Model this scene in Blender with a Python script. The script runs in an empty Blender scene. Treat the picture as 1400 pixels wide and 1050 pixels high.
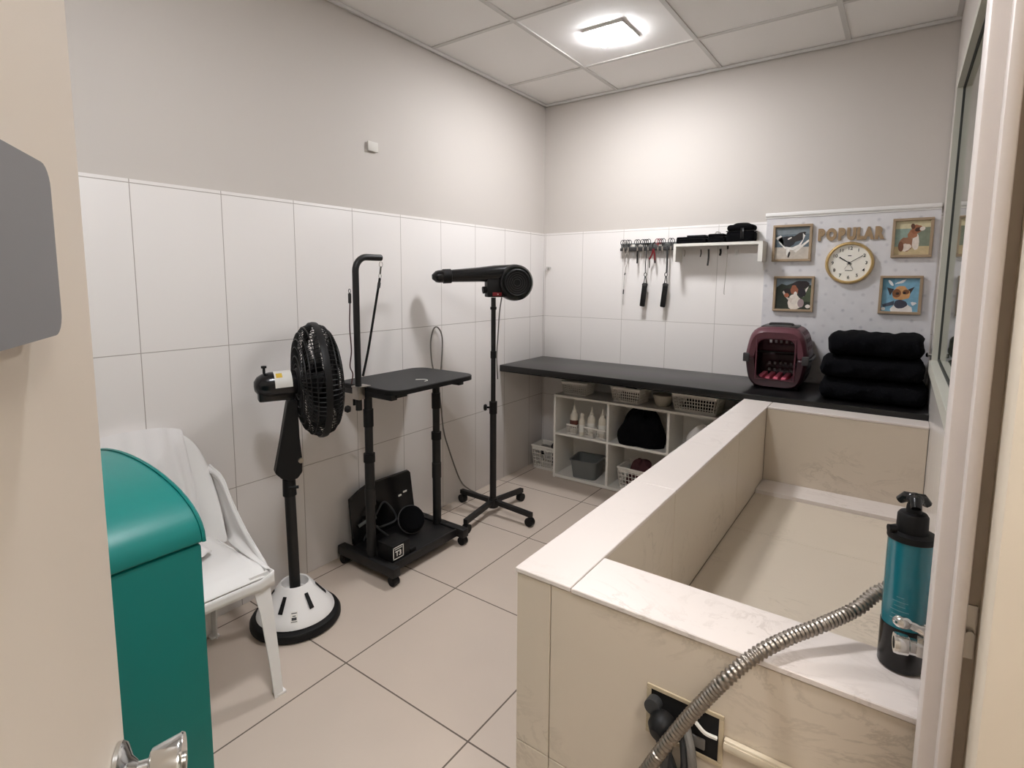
import bpy, bmesh, math, random
from mathutils import Vector, Matrix
random.seed(7)
PI = math.pi
sc = bpy.context.scene
COL = sc.collection

# ------------------------------------------------------------------ camera
CAM = Vector((2.1455, -3.4646, 1.3605))
YAW, PITCH, ROLL, FPX, CX, CY = 0.62982, 0.11322, 0.00436, 747.97, 686.32, 467.61
_f = Vector((-math.sin(YAW)*math.cos(PITCH), math.cos(YAW)*math.cos(PITCH), -math.sin(PITCH)))
_r0 = Vector((math.cos(YAW), math.sin(YAW), 0))
_u0 = _r0.cross(_f)
_r = _r0*math.cos(ROLL) + _u0*math.sin(ROLL)
_u = _u0*math.cos(ROLL) - _r0*math.sin(ROLL)
cam = bpy.data.cameras.new('camera')
camo = bpy.data.objects.new('camera', cam)
COL.objects.link(camo)
mw = Matrix.Identity(4)
for i in range(3):
    mw[i][0] = _r[i]; mw[i][1] = _u[i]; mw[i][2] = -_f[i]; mw[i][3] = CAM[i]
camo.matrix_world = mw
cam.sensor_fit = 'HORIZONTAL'; cam.sensor_width = 36
cam.lens = FPX/1400*36
cam.shift_x = (700-CX)/1400
cam.shift_y = -(525-CY)/1400
cam.clip_start = 0.02
sc.camera = camo

# ------------------------------------------------------------------ world, exposure
w = bpy.data.worlds.new('world'); sc.world = w
w.use_nodes = True
w.node_tree.nodes['Background'].inputs[0].default_value = (1.0, 0.96, 0.9, 1)
w.node_tree.nodes['Background'].inputs[1].default_value = 0.25
sc.view_settings.view_transform = 'Standard'
sc.view_settings.look = 'None'
sc.view_settings.gamma = 1
sc.view_settings.use_curve_mapping = False
sc.view_settings.exposure = 0.08
LIGHT_ROOM = 190.0      # emission of the room panels, one seen and one added
LIGHT_HALL = 26.0       # emission of the added corridor panel, out of view

# ------------------------------------------------------------------ materials
def lin(c):
    out = []
    for v in c[:3]:
        v /= 255.0
        out.append(v/12.92 if v <= 0.04045 else ((v+0.055)/1.055)**2.4)
    return (*out, 1)

class NT:
    def __init__(s, m): s.t = m.node_tree
    def n(s, kind, **kw):
        x = s.t.nodes.new(kind)
        for k, v in kw.items(): setattr(x, k, v)
        return x
    def l(s, a, b): s.t.links.new(a, b)
    def math(s, op, a, b=None):
        x = s.n('ShaderNodeMath', operation=op)
        for i, v in enumerate((a, b)):
            if v is None: continue
            if isinstance(v, (int, float)): x.inputs[i].default_value = v
            else: s.l(v, x.inputs[i])
        return x.outputs[0]
    def mix(s, fac, a, b):
        x = s.n('ShaderNodeMix', data_type='RGBA')
        for i, v in ((0, fac), (6, a), (7, b)):
            if isinstance(v, (int, float)): x.inputs[i].default_value = v
            elif isinstance(v, tuple): x.inputs[i].default_value = v
            else: s.l(v, x.inputs[i])
        return x.outputs[2]

def mat(name, rgb, rough=0.5, metal=0.0, var=0.0, scale=20.0, bump=0.0, bscale=80.0, spec=0.5, coat=0.0, emit=None, trans=0.0, ior=1.45, sheen=0.0):
    m = bpy.data.materials.new(name); m.use_nodes = True
    t = NT(m); b = m.node_tree.nodes['Principled BSDF']
    c = lin(rgb)
    b.inputs['Base Color'].default_value = c
    b.inputs['Roughness'].default_value = rough
    b.inputs['Metallic'].default_value = metal
    b.inputs['Specular IOR Level'].default_value = spec
    b.inputs['Coat Weight'].default_value = coat
    b.inputs['Transmission Weight'].default_value = trans
    b.inputs['IOR'].default_value = ior
    b.inputs['Sheen Weight'].default_value = sheen
    tc = t.n('ShaderNodeTexCoord')
    if var:
        no = t.n('ShaderNodeTexNoise'); no.inputs['Scale'].default_value = scale; no.inputs['Detail'].default_value = 6
        t.l(tc.outputs['Object'], no.inputs['Vector'])
        k = tuple(min(1, v*(1+var)) for v in c[:3])+(1,); k2 = tuple(v*(1-var) for v in c[:3])+(1,)
        t.l(t.mix(no.outputs['Fac'], k2, k), b.inputs['Base Color'])
    if bump:
        nb = t.n('ShaderNodeTexNoise'); nb.inputs['Scale'].default_value = bscale; nb.inputs['Detail'].default_value = 4
        t.l(tc.outputs['Object'], nb.inputs['Vector'])
        bp = t.n('ShaderNodeBump'); bp.inputs['Strength'].default_value = bump; bp.inputs['Distance'].default_value = 0.004
        t.l(nb.outputs['Fac'], bp.inputs['Height']); t.l(bp.outputs['Normal'], b.inputs['Normal'])
    if emit:
        b.inputs['Emission Color'].default_value = lin(emit[0]); b.inputs['Emission Strength'].default_value = emit[1]
    return m

def tile_mat(name, rgb, grout, axes, rough=0.25, var=0.03, width=0.003, vscale=1.6, veins=None):
    """axes: list of (axis index, period, offset) that carry joints"""
    m = bpy.data.materials.new(name); m.use_nodes = True
    t = NT(m); b = m.node_tree.nodes['Principled BSDF']
    g = t.n('ShaderNodeNewGeometry'); sep = t.n('ShaderNodeSeparateXYZ'); t.l(g.outputs['Position'], sep.inputs[0])
    mask = None
    for ax, per, off in axes:
        q = t.math('SUBTRACT', sep.outputs[ax], off); q = t.math('DIVIDE', q, per); q = t.math('ADD', q, 0.5)
        q = t.math('FRACT', q); q = t.math('SUBTRACT', q, 0.5); q = t.math('ABSOLUTE', q); q = t.math('MULTIPLY', q, per)
        q = t.math('LESS_THAN', q, width/2)
        mask = q if mask is None else t.math('MAXIMUM', mask, q)
    c = lin(rgb)
    no = t.n('ShaderNodeTexNoise'); no.inputs['Scale'].default_value = vscale; no.inputs['Detail'].default_value = 8
    t.l(g.outputs['Position'], no.inputs['Vector'])
    col = t.mix(no.outputs['Fac'], tuple(v*(1-var) for v in c[:3])+(1,), tuple(min(1, v*(1+var)) for v in c[:3])+(1,))
    if veins:
        nv = t.n('ShaderNodeTexNoise'); nv.inputs['Scale'].default_value = 5; nv.inputs['Detail'].default_value = 10; nv.inputs['Roughness'].default_value = 0.65; nv.inputs['Distortion'].default_value = 1.2
        mp = t.n('ShaderNodeMapping'); mp.inputs['Scale'].default_value = (1, 2.2, 2.0); mp.inputs['Rotation'].default_value = (0.4, 0.3, 0.7)
        t.l(g.outputs['Position'], mp.inputs[0]); t.l(mp.outputs[0], nv.inputs['Vector'])
        q = t.math('SUBTRACT', nv.outputs['Fac'], 0.5); q = t.math('ABSOLUTE', q)
        mr = t.n('ShaderNodeMapRange'); mr.inputs[1].default_value = 0; mr.inputs[2].default_value = 0.03; mr.inputs[3].default_value = 1; mr.inputs[4].default_value = 0
        t.l(q, mr.inputs[0])
        n2 = t.n('ShaderNodeTexNoise'); n2.inputs['Scale'].default_value = 3.2; n2.inputs['Detail'].default_value = 4; t.l(g.outputs['Position'], n2.inputs['Vector'])
        m2 = t.n('ShaderNodeMapRange'); m2.inputs[1].default_value = 0.52; m2.inputs[2].default_value = 0.68; t.l(n2.outputs['Fac'], m2.inputs[0])
        vf = t.math('MULTIPLY', t.math('MULTIPLY', mr.outputs[0], m2.outputs[0]), 0.45)
        col = t.mix(vf, col, lin(veins))
    if mask is not None: col = t.mix(mask, col, lin(grout))
    t.l(col, b.inputs['Base Color'])
    if mask is not None:
        t.l(t.math('ADD', t.math('MULTIPLY', mask, 0.6), rough), b.inputs['Roughness'])
        bp = t.n('ShaderNodeBump'); bp.inputs['Strength'].default_value = 0.4; bp.inputs['Distance'].default_value = 0.002; bp.invert = True
        t.l(mask, bp.inputs['Height']); t.l(bp.outputs['Normal'], b.inputs['Normal'])
    else: b.inputs['Roughness'].default_value = rough
    return m

M = {}
M['paint'] = mat('wall_paint', (201, 194, 187), 0.7, var=0.015, scale=2)
M['tile_l'] = tile_mat('wall_tile_side', (228, 223, 219), (168, 160, 152), [(1, 0.3115, -2.05), (2, 0.585, 1.098)], 0.36, 0.012, 0.003)
M['tile_b'] = tile_mat('wall_tile_end', (228, 223, 219), (186, 180, 173), [(0, 0.304, 0.012), (2, 0.585, 1.098)], 0.3, 0.012, 0.003)
M['tile_r'] = tile_mat('wall_tile_bath_side', (214, 208, 202), (168, 160, 152), [(1, 0.3115, -0.9), (2, 0.585, 1.098)], 0.2, 0.02, 0.003)
M['floor'] = tile_mat('floor_tile', (200, 185, 171), (104, 92, 82), [(0, 0.5635, 0.634), (1, 0.592, -1.735)], 0.28, 0.06, 0.0055, 3.0)
M['ceil'] = mat('ceiling_panel', (240, 237, 234), 0.85, bump=0.25, bscale=300)
M['plate'] = mat('pale_cover_plate', (214, 209, 201), 0.6)
M['tbar'] = mat('ceiling_tbar', (208, 205, 201), 0.5)
M['white'] = mat('white_laminate', (226, 222, 214), 0.4)
M['white_pl'] = mat('white_plastic', (232, 229, 226), 0.35, spec=0.4)
M['basket'] = mat('white_basket_plastic', (222, 217, 208), 0.45)
M['cloth_w'] = mat('white_cotton', (228, 224, 222), 0.95, bump=0.2, bscale=200, sheen=0.2)
M['black'] = mat('black_plastic', (19, 18, 18), 0.5, spec=0.3)
M['black_m'] = mat('black_powder_metal', (20, 19, 19), 0.45, bump=0.05, bscale=300)
M['black_g'] = mat('black_gloss_plastic', (16, 16, 17), 0.22)
M['rubber'] = mat('black_rubber_mat', (44, 43, 43), 0.6, bump=0.3, bscale=400)
M['granite'] = mat('black_granite', (19, 18, 18), 0.28, var=0.25, scale=220)
M['towel'] = mat('black_towelling', (11, 11, 14), 1.0, bump=1.0, bscale=170, spec=0.1)
M['darkcloth'] = mat('black_fabric', (9, 9, 11), 1.0, bump=0.6, bscale=120, spec=0.15)
M['chrome'] = mat('polished_chrome', (215, 215, 213), 0.14, 1.0)
M['steel'] = mat('brushed_steel', (178, 172, 164), 0.3, 1.0)
M['hose'] = mat('hose_steel', (150, 142, 133), 0.36, 1.0)
M['teal'] = mat('teal_vinyl', (6, 114, 108), 0.38, var=0.05, scale=3, bump=0.12, bscale=9)
M['teal_edge'] = mat('clear_film', (150, 160, 155), 0.3)
M['marble'] = tile_mat('bath_tile', (208, 195, 177), (150, 140, 125), [], 0.3, 0.06, 0.003, 2.6, veins=(150, 136, 118))
M['marble_l'] = tile_mat('bath_tile_lit', (221, 211, 204), (150, 140, 125), [], 0.32, 0.05, 0.003, 2.6, veins=(158, 142, 128))  # same tile as the bath, lightened for the light on the rim; ledge too
M['grout'] = mat('bath_grout', (168, 154, 134), 0.9, var=0.1, scale=30)
M['door'] = mat('door_paint', (228, 216, 202), 0.5, var=0.02, scale=3)
M['jamb'] = mat('jamb_paint', (216, 206, 199), 0.45, var=0.03, scale=6)
M['jamb_d'] = mat('jamb_dirty_shaded_rebate', (176, 163, 147), 0.6, var=0.18, scale=12)  # dirty beige, darkened to hold the shade of the rebate
M['jamb_c'] = mat('cream_jamb_paint', (226, 213, 194), 0.5, var=0.05, scale=7)
M['plaque'] = mat('grey_plastic_plaque', (128, 127, 130), 0.5)
M['glass'] = mat('window_glass', (214, 226, 218), 0.03, trans=1.0)
M['frame_g'] = mat('window_frame_paint', (200, 198, 186), 0.45)
M['seal'] = mat('dark_window_seal', (60, 62, 58), 0.6)
M['wood'] = mat('oak_veneer', (160, 138, 112), 0.6, var=0.15, scale=25)
M['wood_l'] = mat('raw_mdf_letters', (154, 129, 98), 0.65, var=0.12, scale=60)
M['gold'] = mat('brass_gold', (206, 176, 120), 0.3, 0.7)
M['clockface'] = mat('ivory_clock_face', (236, 231, 220), 0.5)
M['ink'] = mat('black_ink', (22, 20, 19), 0.5)
M['red'] = mat('red_plastic', (118, 24, 32), 0.4)
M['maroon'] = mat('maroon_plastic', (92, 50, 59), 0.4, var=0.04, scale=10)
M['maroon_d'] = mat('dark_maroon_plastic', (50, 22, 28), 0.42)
M['pink'] = mat('pink_plastic', (205, 96, 116), 0.45)
M['grey_pl'] = mat('grey_plastic', (104, 106, 104), 0.45)
M['grey_d'] = mat('dark_grey_plastic', (52, 50, 50), 0.4)
M['bowl'] = mat('milky_plastic', (196, 188, 172), 0.4)
M['cable'] = mat('grey_cable_sheath', (112, 108, 102), 0.55)
M['cable_d'] = mat('dark_cable_sheath', (52, 53, 54), 0.5)
M['teal_fl'] = mat('teal_lacquer', (26, 112, 126), 0.2, coat=0.5)
M['teal_print'] = mat('pale_print', (96, 150, 158), 0.4)
M['label'] = mat('white_sticker', (225, 222, 214), 0.5)
M['yellow'] = mat('yellow_sticker', (214, 178, 60), 0.5)
M['shampoo'] = mat('cream_bottle', (214, 206, 190), 0.4)
M['shampoo_r'] = mat('brown_label', (96, 52, 42), 0.5)
M['hole'] = mat('hole_shade', (14, 12, 11), 0.9)  # near-black colour standing in for the shade inside openings
M['trunk'] = mat('cream_trunking', (216, 203, 180), 0.5)
M['plaster'] = mat('raw_plaster_edge', (190, 174, 146), 0.9, var=0.12, scale=60)
M['corr'] = mat('corridor_paint', (190, 190, 178), 0.7)
M['lamp'] = mat('lamp_diffuser', (255, 255, 255), 0.5, emit=((250, 251, 255), LIGHT_ROOM))
M['lamp_h'] = mat('added_corridor_diffuser', (255, 255, 255), 0.5, emit=((255, 250, 244), LIGHT_HALL))

def damask():
    m = bpy.data.materials.new('tufted_wallpaper'); m.use_nodes = True
    t = NT(m); b = m.node_tree.nodes['Principled BSDF']
    g = t.n('ShaderNodeNewGeometry')
    base = lin((211, 209, 213))
    sep = t.n('ShaderNodeSeparateXYZ'); t.l(g.outputs['Position'], sep.inputs[0])
    P = 0.086
    def lattice(off):
        ds = []
        for ax, o in ((0, off*P/2), (2, off*P/2)):
            q = t.math('DIVIDE', t.math('SUBTRACT', sep.outputs[ax], o), P)
            q = t.math('SUBTRACT', t.math('FRACT', t.math('ADD', q, 0.5)), 0.5)
            ds.append(t.math('MULTIPLY', q, q))
        return t.math('SQRT', t.math('ADD', ds[0], ds[1]))
    d = t.math('MINIMUM', lattice(0), lattice(1))
    mr = t.n('ShaderNodeMapRange'); mr.inputs[1].default_value = 0.03; mr.inputs[2].default_value = 0.14; mr.inputs[3].default_value = 0.55; mr.inputs[4].default_value = 0
    t.l(d, mr.inputs[0])
    no = t.n('ShaderNodeTexNoise'); no.inputs['Scale'].default_value = 26; no.inputs['Detail'].default_value = 3; t.l(g.outputs['Position'], no.inputs['Vector'])
    f = t.math('MULTIPLY', mr.outputs[0], t.math('SUBTRACT', t.math('MULTIPLY', no.outputs['Fac'], 2.6), 0.75))
    n3 = t.n('ShaderNodeTexNoise'); n3.inputs['Scale'].default_value = 14; n3.inputs['Detail'].default_value = 2; t.l(g.outputs['Position'], n3.inputs['Vector'])
    col = t.mix(n3.outputs['Fac'], lin((203, 200, 202)), lin((222, 220, 221)))
    t.l(t.mix(f, col, lin((150, 148, 158))), b.inputs['Base Color'])
    b.inputs['Roughness'].default_value = 0.6
    return m
M['banner'] = damask()

# ------------------------------------------------------------------ mesh builder
class B:
    def __init__(s): s.bm = bmesh.new(); s.mi = 0
    def _done(s, faces):
        for f in faces: f.material_index = s.mi
    def box(s, lo, hi, bevel=0.0, rot=None, seg=2):
        lo = Vector(lo); hi = Vector(hi); c = (lo+hi)/2; d = hi-lo
        r = bmesh.ops.create_cube(s.bm, size=1)
        vs = r['verts']
        for v in vs: v.co = Vector((v.co.x*d.x, v.co.y*d.y, v.co.z*d.z))
        fs = set(f for v in vs for f in v.link_faces)
        if bevel > 0:
            es = list({e for v in vs for e in v.link_edges})
            rr = bmesh.ops.bevel(s.bm, geom=es, offset=min(bevel, min(d)*0.49), segments=seg, affect='EDGES', profile=0.5)
            vs = list({v for f in rr['faces'] for v in f.verts} | {v for v in vs if v.is_valid})
            fs = {f for v in vs for f in v.link_faces}
        for v in vs:
            v.co = (rot @ v.co if rot is not None else v.co) + c
        s._done(fs); return s
    def cyl(s, p0, p1, r0, r1=None, seg=16, caps=True):
        return s.tube([p0, p1], [r0, r0 if r1 is None else r1], seg, caps)
    def tube(s, pts, r, seg=8, caps=True, closed=False, up=None):
        pts = [Vector(p) for p in pts]; n = len(pts)
        rs = r if isinstance(r, (list, tuple)) else [r]*n
        rings = []; ref = None
        for i, p in enumerate(pts):
            a = pts[(i-1) % n] if (i > 0 or closed) else p
            b = pts[(i+1) % n] if (i < n-1 or closed) else p
            d = (b-a).normalized()
            if ref is None:
                ref = Vector((0, 0, 1)) if abs(d.z) < 0.9 else Vector((1, 0, 0))
            x = (ref - d*ref.dot(d))
            if x.length < 1e-6: x = d.orthogonal()
            x.normalize(); ref = x; y = d.cross(x)
            rings.append([s.bm.verts.new(p + (x*math.cos(t)+y*math.sin(t))*rs[i]) for t in [2*PI*k/seg for k in range(seg)]])
        fs = []
        m = n if closed else n-1
        for i in range(m):
            A = rings[i]; C = rings[(i+1) % n]
            for k in range(seg):
                fs.append(s.bm.faces.new((A[k], A[(k+1) % seg], C[(k+1) % seg], C[k])))
        if caps and not closed:
            fs.append(s.bm.faces.new(list(reversed(rings[0])))); fs.append(s.bm.faces.new(rings[-1]))
        s._done(fs); return s
    def lathe(s, prof, o=(0, 0, 0), axis=(0, 0, 1), seg=32, arc=2*PI):
        o = Vector(o); ax = Vector(axis).normalized()
        x = ax.orthogonal().normalized(); y = ax.cross(x)
        rings = []
        for r, h in prof:
            if r < 1e-5: rings.append([s.bm.verts.new(o+ax*h)])
            else: rings.append([s.bm.verts.new(o+ax*h+(x*math.cos(2*PI*k/seg)+y*math.sin(2*PI*k/seg))*r) for k in range(seg)])
        fs = []
        for A, C in zip(rings, rings[1:]):
            for k in range(seg):
                k2 = (k+1) % seg
                if len(A) == 1 and len(C) == 1: continue
                if len(A) == 1: fs.append(s.bm.faces.new((A[0], C[k2], C[k])))
                elif len(C) == 1: fs.append(s.bm.faces.new((A[k], A[k2], C[0])))
                else: fs.append(s.bm.faces.new((A[k], A[k2], C[k2], C[k])))
        s._done(fs); return s
    def prism(s, poly, vec, bevel=0.0):
        vec = Vector(vec)
        a = [s.bm.verts.new(Vector(p)) for p in poly]; b = [s.bm.verts.new(Vector(p)+vec) for p in poly]
        n = len(a); fs = [s.bm.faces.new(list(reversed(a))), s.bm.faces.new(b)]
        for i in range(n): fs.append(s.bm.faces.new((a[i], a[(i+1) % n], b[(i+1) % n], b[i])))
        s._done(fs); return s
    def taper(s, p0, s0, p1, s1):
        """four-sided bar whose section goes from s0 at p0 to s1 at p1 (x,y sizes)"""
        A = [s.bm.verts.new(Vector(p0)+Vector((a*s0[0]/2, b*s0[1]/2, 0))) for a, b in ((-1, -1), (1, -1), (1, 1), (-1, 1))]
        C = [s.bm.verts.new(Vector(p1)+Vector((a*s1[0]/2, b*s1[1]/2, 0))) for a, b in ((-1, -1), (1, -1), (1, 1), (-1, 1))]
        fs = [s.bm.faces.new(list(reversed(A))), s.bm.faces.new(C)]
        for i in range(4): fs.append(s.bm.faces.new((A[i], A[(i+1) % 4], C[(i+1) % 4], C[i])))
        s._done(fs); return s
    def grid(s, fn, nu, nv, closed_u=False, skip=None):
        vs = [[s.bm.verts.new(Vector(fn(i/nu, j/nv))) for j in range(nv+1)] for i in range(nu+(0 if closed_u else 1))]
        fs = []
        for i in range(nu):
            for j in range(nv):
                if skip and skip(i, j): continue
                i2 = (i+1) % len(vs)
                fs.append(s.bm.faces.new((vs[i][j], vs[i2][j], vs[i2][j+1], vs[i][j+1])))
        s._done(fs); return s
    def poly(s, pts):
        s._done([s.bm.faces.new([s.bm.verts.new(Vector(p)) for p in pts])]); return s
    def ball(s, c, r, sx=1, sy=1, sz=1, seg=16):
        rr = bmesh.ops.create_uvsphere(s.bm, u_segments=seg, v_segments=max(6, seg//2), radius=r)
        for v in rr['verts']: v.co = Vector((v.co.x*sx, v.co.y*sy, v.co.z*sz))+Vector(c)
        s._done({f for v in rr['verts'] for f in v.link_faces}); return s
    def make(s, name, m, parent=None, local=False, smooth=35, kind=None):
        ms = m if isinstance(m, (list, tuple)) else [m]
        off = Vector((0, 0, 0))
        if parent is not None:
            if not local:
                p = parent
                while p is not None: off += p.location; p = p.parent
        else:
            xs = [v.co for v in s.bm.verts]
            if not local:
                off = Vector(((min(v.x for v in xs)+max(v.x for v in xs))/2, (min(v.y for v in xs)+max(v.y for v in xs))/2, min(v.z for v in xs)))
        for v in s.bm.verts: v.co -= off
        bmesh.ops.recalc_face_normals(s.bm, faces=s.bm.faces)
        me = bpy.data.meshes.new(name); s.bm.to_mesh(me); s.bm.free()
        for q in ms: me.materials.append(M[q] if isinstance(q, str) else q)
        if smooth:
            for f in me.polygons: f.use_smooth = True
            me.set_sharp_from_angle(angle=math.radians(smooth))
        o = bpy.data.objects.new(name, me); COL.objects.link(o)
        if parent is not None: o.parent = parent
        else: o.location = off
        if kind: o['kind'] = kind
        return o

def tag(o, label, cat, group=None):
    o['label'] = label; o['category'] = cat
    if group: o['group'] = group
    return o
def thing(name, label, cat, loc=(0, 0, 0), rz=0.0, group=None):
    o = bpy.data.objects.new(name, None); COL.objects.link(o)
    o.empty_display_size = 0.05
    o.location = loc; o.rotation_euler = (0, 0, rz)
    return tag(o, label, cat, group)
def dup(root, loc, rz=0.0, label=None, group=None):
    r = root.copy(); COL.objects.link(r); r.location = loc; r.rotation_euler = (0, 0, rz)
    if label: r['label'] = label
    if group: r['group'] = group
    for ch in list(root.children):
        c = ch.copy(); COL.objects.link(c); c.parent = r
        for g in list(ch.children):
            d = g.copy(); COL.objects.link(d); d.parent = c
    return r
def mod(o, kind, **kw):
    m = o.modifiers.new(kind.lower(), kind)
    for k, v in kw.items(): setattr(m, k, v)
    return o
def spline(pts, n=8):
    """Catmull-Rom through the points"""
    P = [Vector(p) for p in pts]; P = [P[0]*2-P[1]]+P+[P[-1]*2-P[-2]]
    out = []
    for i in range(1, len(P)-2):
        a, b, c, d = P[i-1], P[i], P[i+1], P[i+2]
        for k in range(n):
            t = k/n
            out.append(0.5*((2*b)+(c-a)*t+(2*a-5*b+4*c-d)*t*t+(3*b-a-3*c+d)*t**3))
    out.append(P[-2]); return out
def text_mesh(b, txt, size, origin, xdir, zdir, depth, bold=0.0, align='CENTER'):
    """adds lettering, standing on the plane xdir/zdir, to builder b"""
    cu = bpy.data.curves.new('lettering', 'FONT'); cu.body = txt; cu.size = size; cu.align_x = align; cu.align_y = 'CENTER'
    cu.extrude = depth/2; cu.offset = bold; cu.resolution_u = 4
    o = bpy.data.objects.new('lettering', cu); COL.objects.link(o)
    bpy.context.view_layer.update()
    me = bpy.data.meshes.new_from_object(o.evaluated_get(bpy.context.evaluated_depsgraph_get()))
    bpy.data.objects.remove(o); bpy.data.curves.remove(cu)
    x = Vector(xdir); z = Vector(zdir); n = x.cross(z).normalized(); og = Vector(origin)
    n0 = len(b.bm.verts); f0 = len(b.bm.faces)
    b.bm.from_mesh(me); b.bm.verts.ensure_lookup_table(); b.bm.faces.ensure_lookup_table()
    for v in b.bm.verts[n0:]: v.co = og+x*v.co.x+z*v.co.y+n*v.co.z
    for f in b.bm.faces[f0:]: f.material_index = b.mi
    bpy.data.meshes.remove(me)
    return b

# ------------------------------------------------------------------ the room
H = 2.6; RX = 2.28; FY = -4.05; ZT = 1.696
def struct(b, name, m, **kw):
    return b.make(name, m, kind='structure', **kw)
b = B(); b.box((-0.15, FY-0.15, -0.1), (4.2, 0.15, 0)); struct(b, 'floor', 'floor')
b = B(); b.box((-0.15, FY-0.15, H), (4.2, 0.15, H+0.1)); struct(b, 'ceiling', 'ceil')
b = B(); b.box((-0.15, FY-0.15, 0), (-0.008, 0.15, H)); b.mi = 1; b.box((-0.008, FY, 0), (0, 0, ZT), bevel=0.002); struct(b, 'wall_left', ['paint', 'tile_l'])
b = B(); b.box((-0.008, 0.008, 0), (RX+0.12, 0.15, H)); b.mi = 1; b.box((0, 0, 0), (RX, 0.008, ZT), bevel=0.002); struct(b, 'wall_back', ['paint', 'tile_b'])
b = B(); b.box((-0.008, FY-0.15, 0), (4.2, FY, H)); struct(b, 'wall_front', 'paint')
# right wall with the window opening and the doorway
WY0, WY1, WZ0, WZ1 = -2.35, -0.42, 1.0, 2.19
DY0, DY1 = -3.75, -2.74
b = B()
X2 = RX+0.12
b.box((RX, WY1, 0), (X2, 0, H)); b.box((RX, WY0, WZ1), (X2, WY1, H)); b.box((RX, WY0, 0), (X2, WY1, WZ0))
b.box((RX, DY1+0.10, 0), (X2, WY0, H)); b.box((RX, DY0, 2.12), (X2, DY1+0.10, H)); b.box((RX, FY, 0), (X2, DY0, H))
b.mi = 1
b.box((RX-0.006, WY0-0.2, 0), (RX, 0, WZ0-0.03), bevel=0.001)
struct(b, 'wall_right', ['paint', 'tile_r'])
# corridor beyond
b = B(); b.box((4.05, FY, 0), (4.2, 0.15, H)); struct(b, 'wall_corridor_side', 'corr')
b = B(); b.box((X2, 0.0, 0), (4.05, 0.15, H)); struct(b, 'wall_corridor_end', 'corr')

# window: frame, sill, seal and pane
b = B()
b.box((RX-0.012, WY1-0.035, WZ0), (X2, WY1, WZ1)); b.box((RX-0.012, WY0, WZ0), (X2, WY0+0.035, WZ1))
b.box((RX-0.012, WY0+0.035, WZ1-0.035), (X2, WY1-0.035, WZ1)); b.box((RX-0.02, WY0+0.035, WZ0-0.03), (X2, WY1-0.035, WZ0+0.02))
win = struct(b, 'window_1', 'frame_g')
b = B()
a0, a1, c0, c1 = WY0+0.035, WY1-0.035, WZ0+0.02, WZ1-0.035
for lo, hi in (((a0, c0), (a0+0.008, c1)), ((a1-0.008, c0), (a1, c1)), ((a0, c0), (a1, c0+0.008)), ((a0, c1-0.008), (a1, c1))):
    b.box((RX+0.008, lo[0], lo[1]), (RX+0.022, hi[0], hi[1]))
b.make('seal', 'seal', win)
b = B(); b.box((RX+0.012, a0+0.004, c0+0.004), (RX+0.018, a1-0.004, c1-0.004)); b.make('pane', 'glass', win)

# ceiling grid of T bars with a wall angle
b = B()
for x in (0.545, 1.194, 1.83, 2.2701):
    b.box((x-0.011, FY, H-0.007), (x+0.009 if x > 2.26 else x+0.011, 0, H))
struct(b, 'trim_1', 'tbar')
b = B()
for y in (-0.47, -1.183, -1.88, -2.58, -3.28):
    b.box((0, y-0.011, H-0.006), (RX, y+0.011, H))
struct(b, 'trim_2', 'tbar')
b = B(); b.box((0, FY, H-0.018), (0.012, 0, H-0.002)); b.box((0, -0.012, H-0.018), (RX, 0, H-0.002)); struct(b, 'trim_3', 'tbar')

# strike jamb of the doorway, right edge of the photo
b = B()
b.box((2.200, -2.66, 0), (2.40, -2.60, 2.12), bevel=0.004)
b.box((2.2165, -2.685, 0), (2.2305, -2.66, 2.12), bevel=0.004)
b.mi = 1; b.box((2.2305, -2.664, 0), (2.26, -2.66, 2.12))
b.mi = 2; b.box((2.2425, -2.74, 0), (2.40, -2.66, 2.12), bevel=0.005)
j = struct(b, 'trim_4', ['jamb', 'jamb_d', 'jamb_c'])
b = B(); b.box((2.2306, -2.6665, 0.925), (2.241, -2.6635, 0.99)); b.cyl((2.236, -2.667, 0.957), (2.236, -2.672, 0.957), 0.004, seg=10); b.make('strike_plate', 'steel', j)
b = B(); b.box((RX-0.02, DY0, 2.10), (X2+0.0, DY1, 2.14)); struct(b, 'trim_5', 'jamb')

# the door leaf, swung into the room on the left
ld = Vector((-0.87, 0.493, 0)).normalized(); ln = Vector((0.493, 0.87, 0)).normalized()
fe = Vector((1.6675, -3.3197, 0))                      # free edge on the visible face
LW = 0.80
b = B()
b.prism([fe-ld*LW, fe, fe-ln*0.035, fe-ld*LW-ln*0.035], (0, 0, 2.1))
for v in b.bm.verts: v.co.z += 0.008
leaf = struct(b, 'door_1', 'door', smooth=0)
kc = fe-ld*0.030+Vector((0, 0, 0.984))
b = B(); b.lathe([(0.0, 0), (0.026, 0), (0.026, 0.003), (0.024, 0.0055), (0.0145, 0.009), (0.0095, 0.0135), (0.0095, 0.021)], kc+ln*0.0005, ln, 40)
rose = b.make('rose', 'chrome', leaf)
b = B(); b.lathe([(0.0095, 0.0205), (0.015, 0.022), (0.0165, 0.0235), (0.0205, 0.041), (0.0205, 0.043), (0.0195, 0.0445), (0.0, 0.0445)], kc, ln, 40)
kn = b.make('door_knob', 'chrome', leaf)
b = B(); b.lathe([(0.0065, 0.0446), (0.0065, 0.046), (0.0, 0.046)], kc, ln, 16); b.make('key_cylinder', 'steel', kn)
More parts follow.
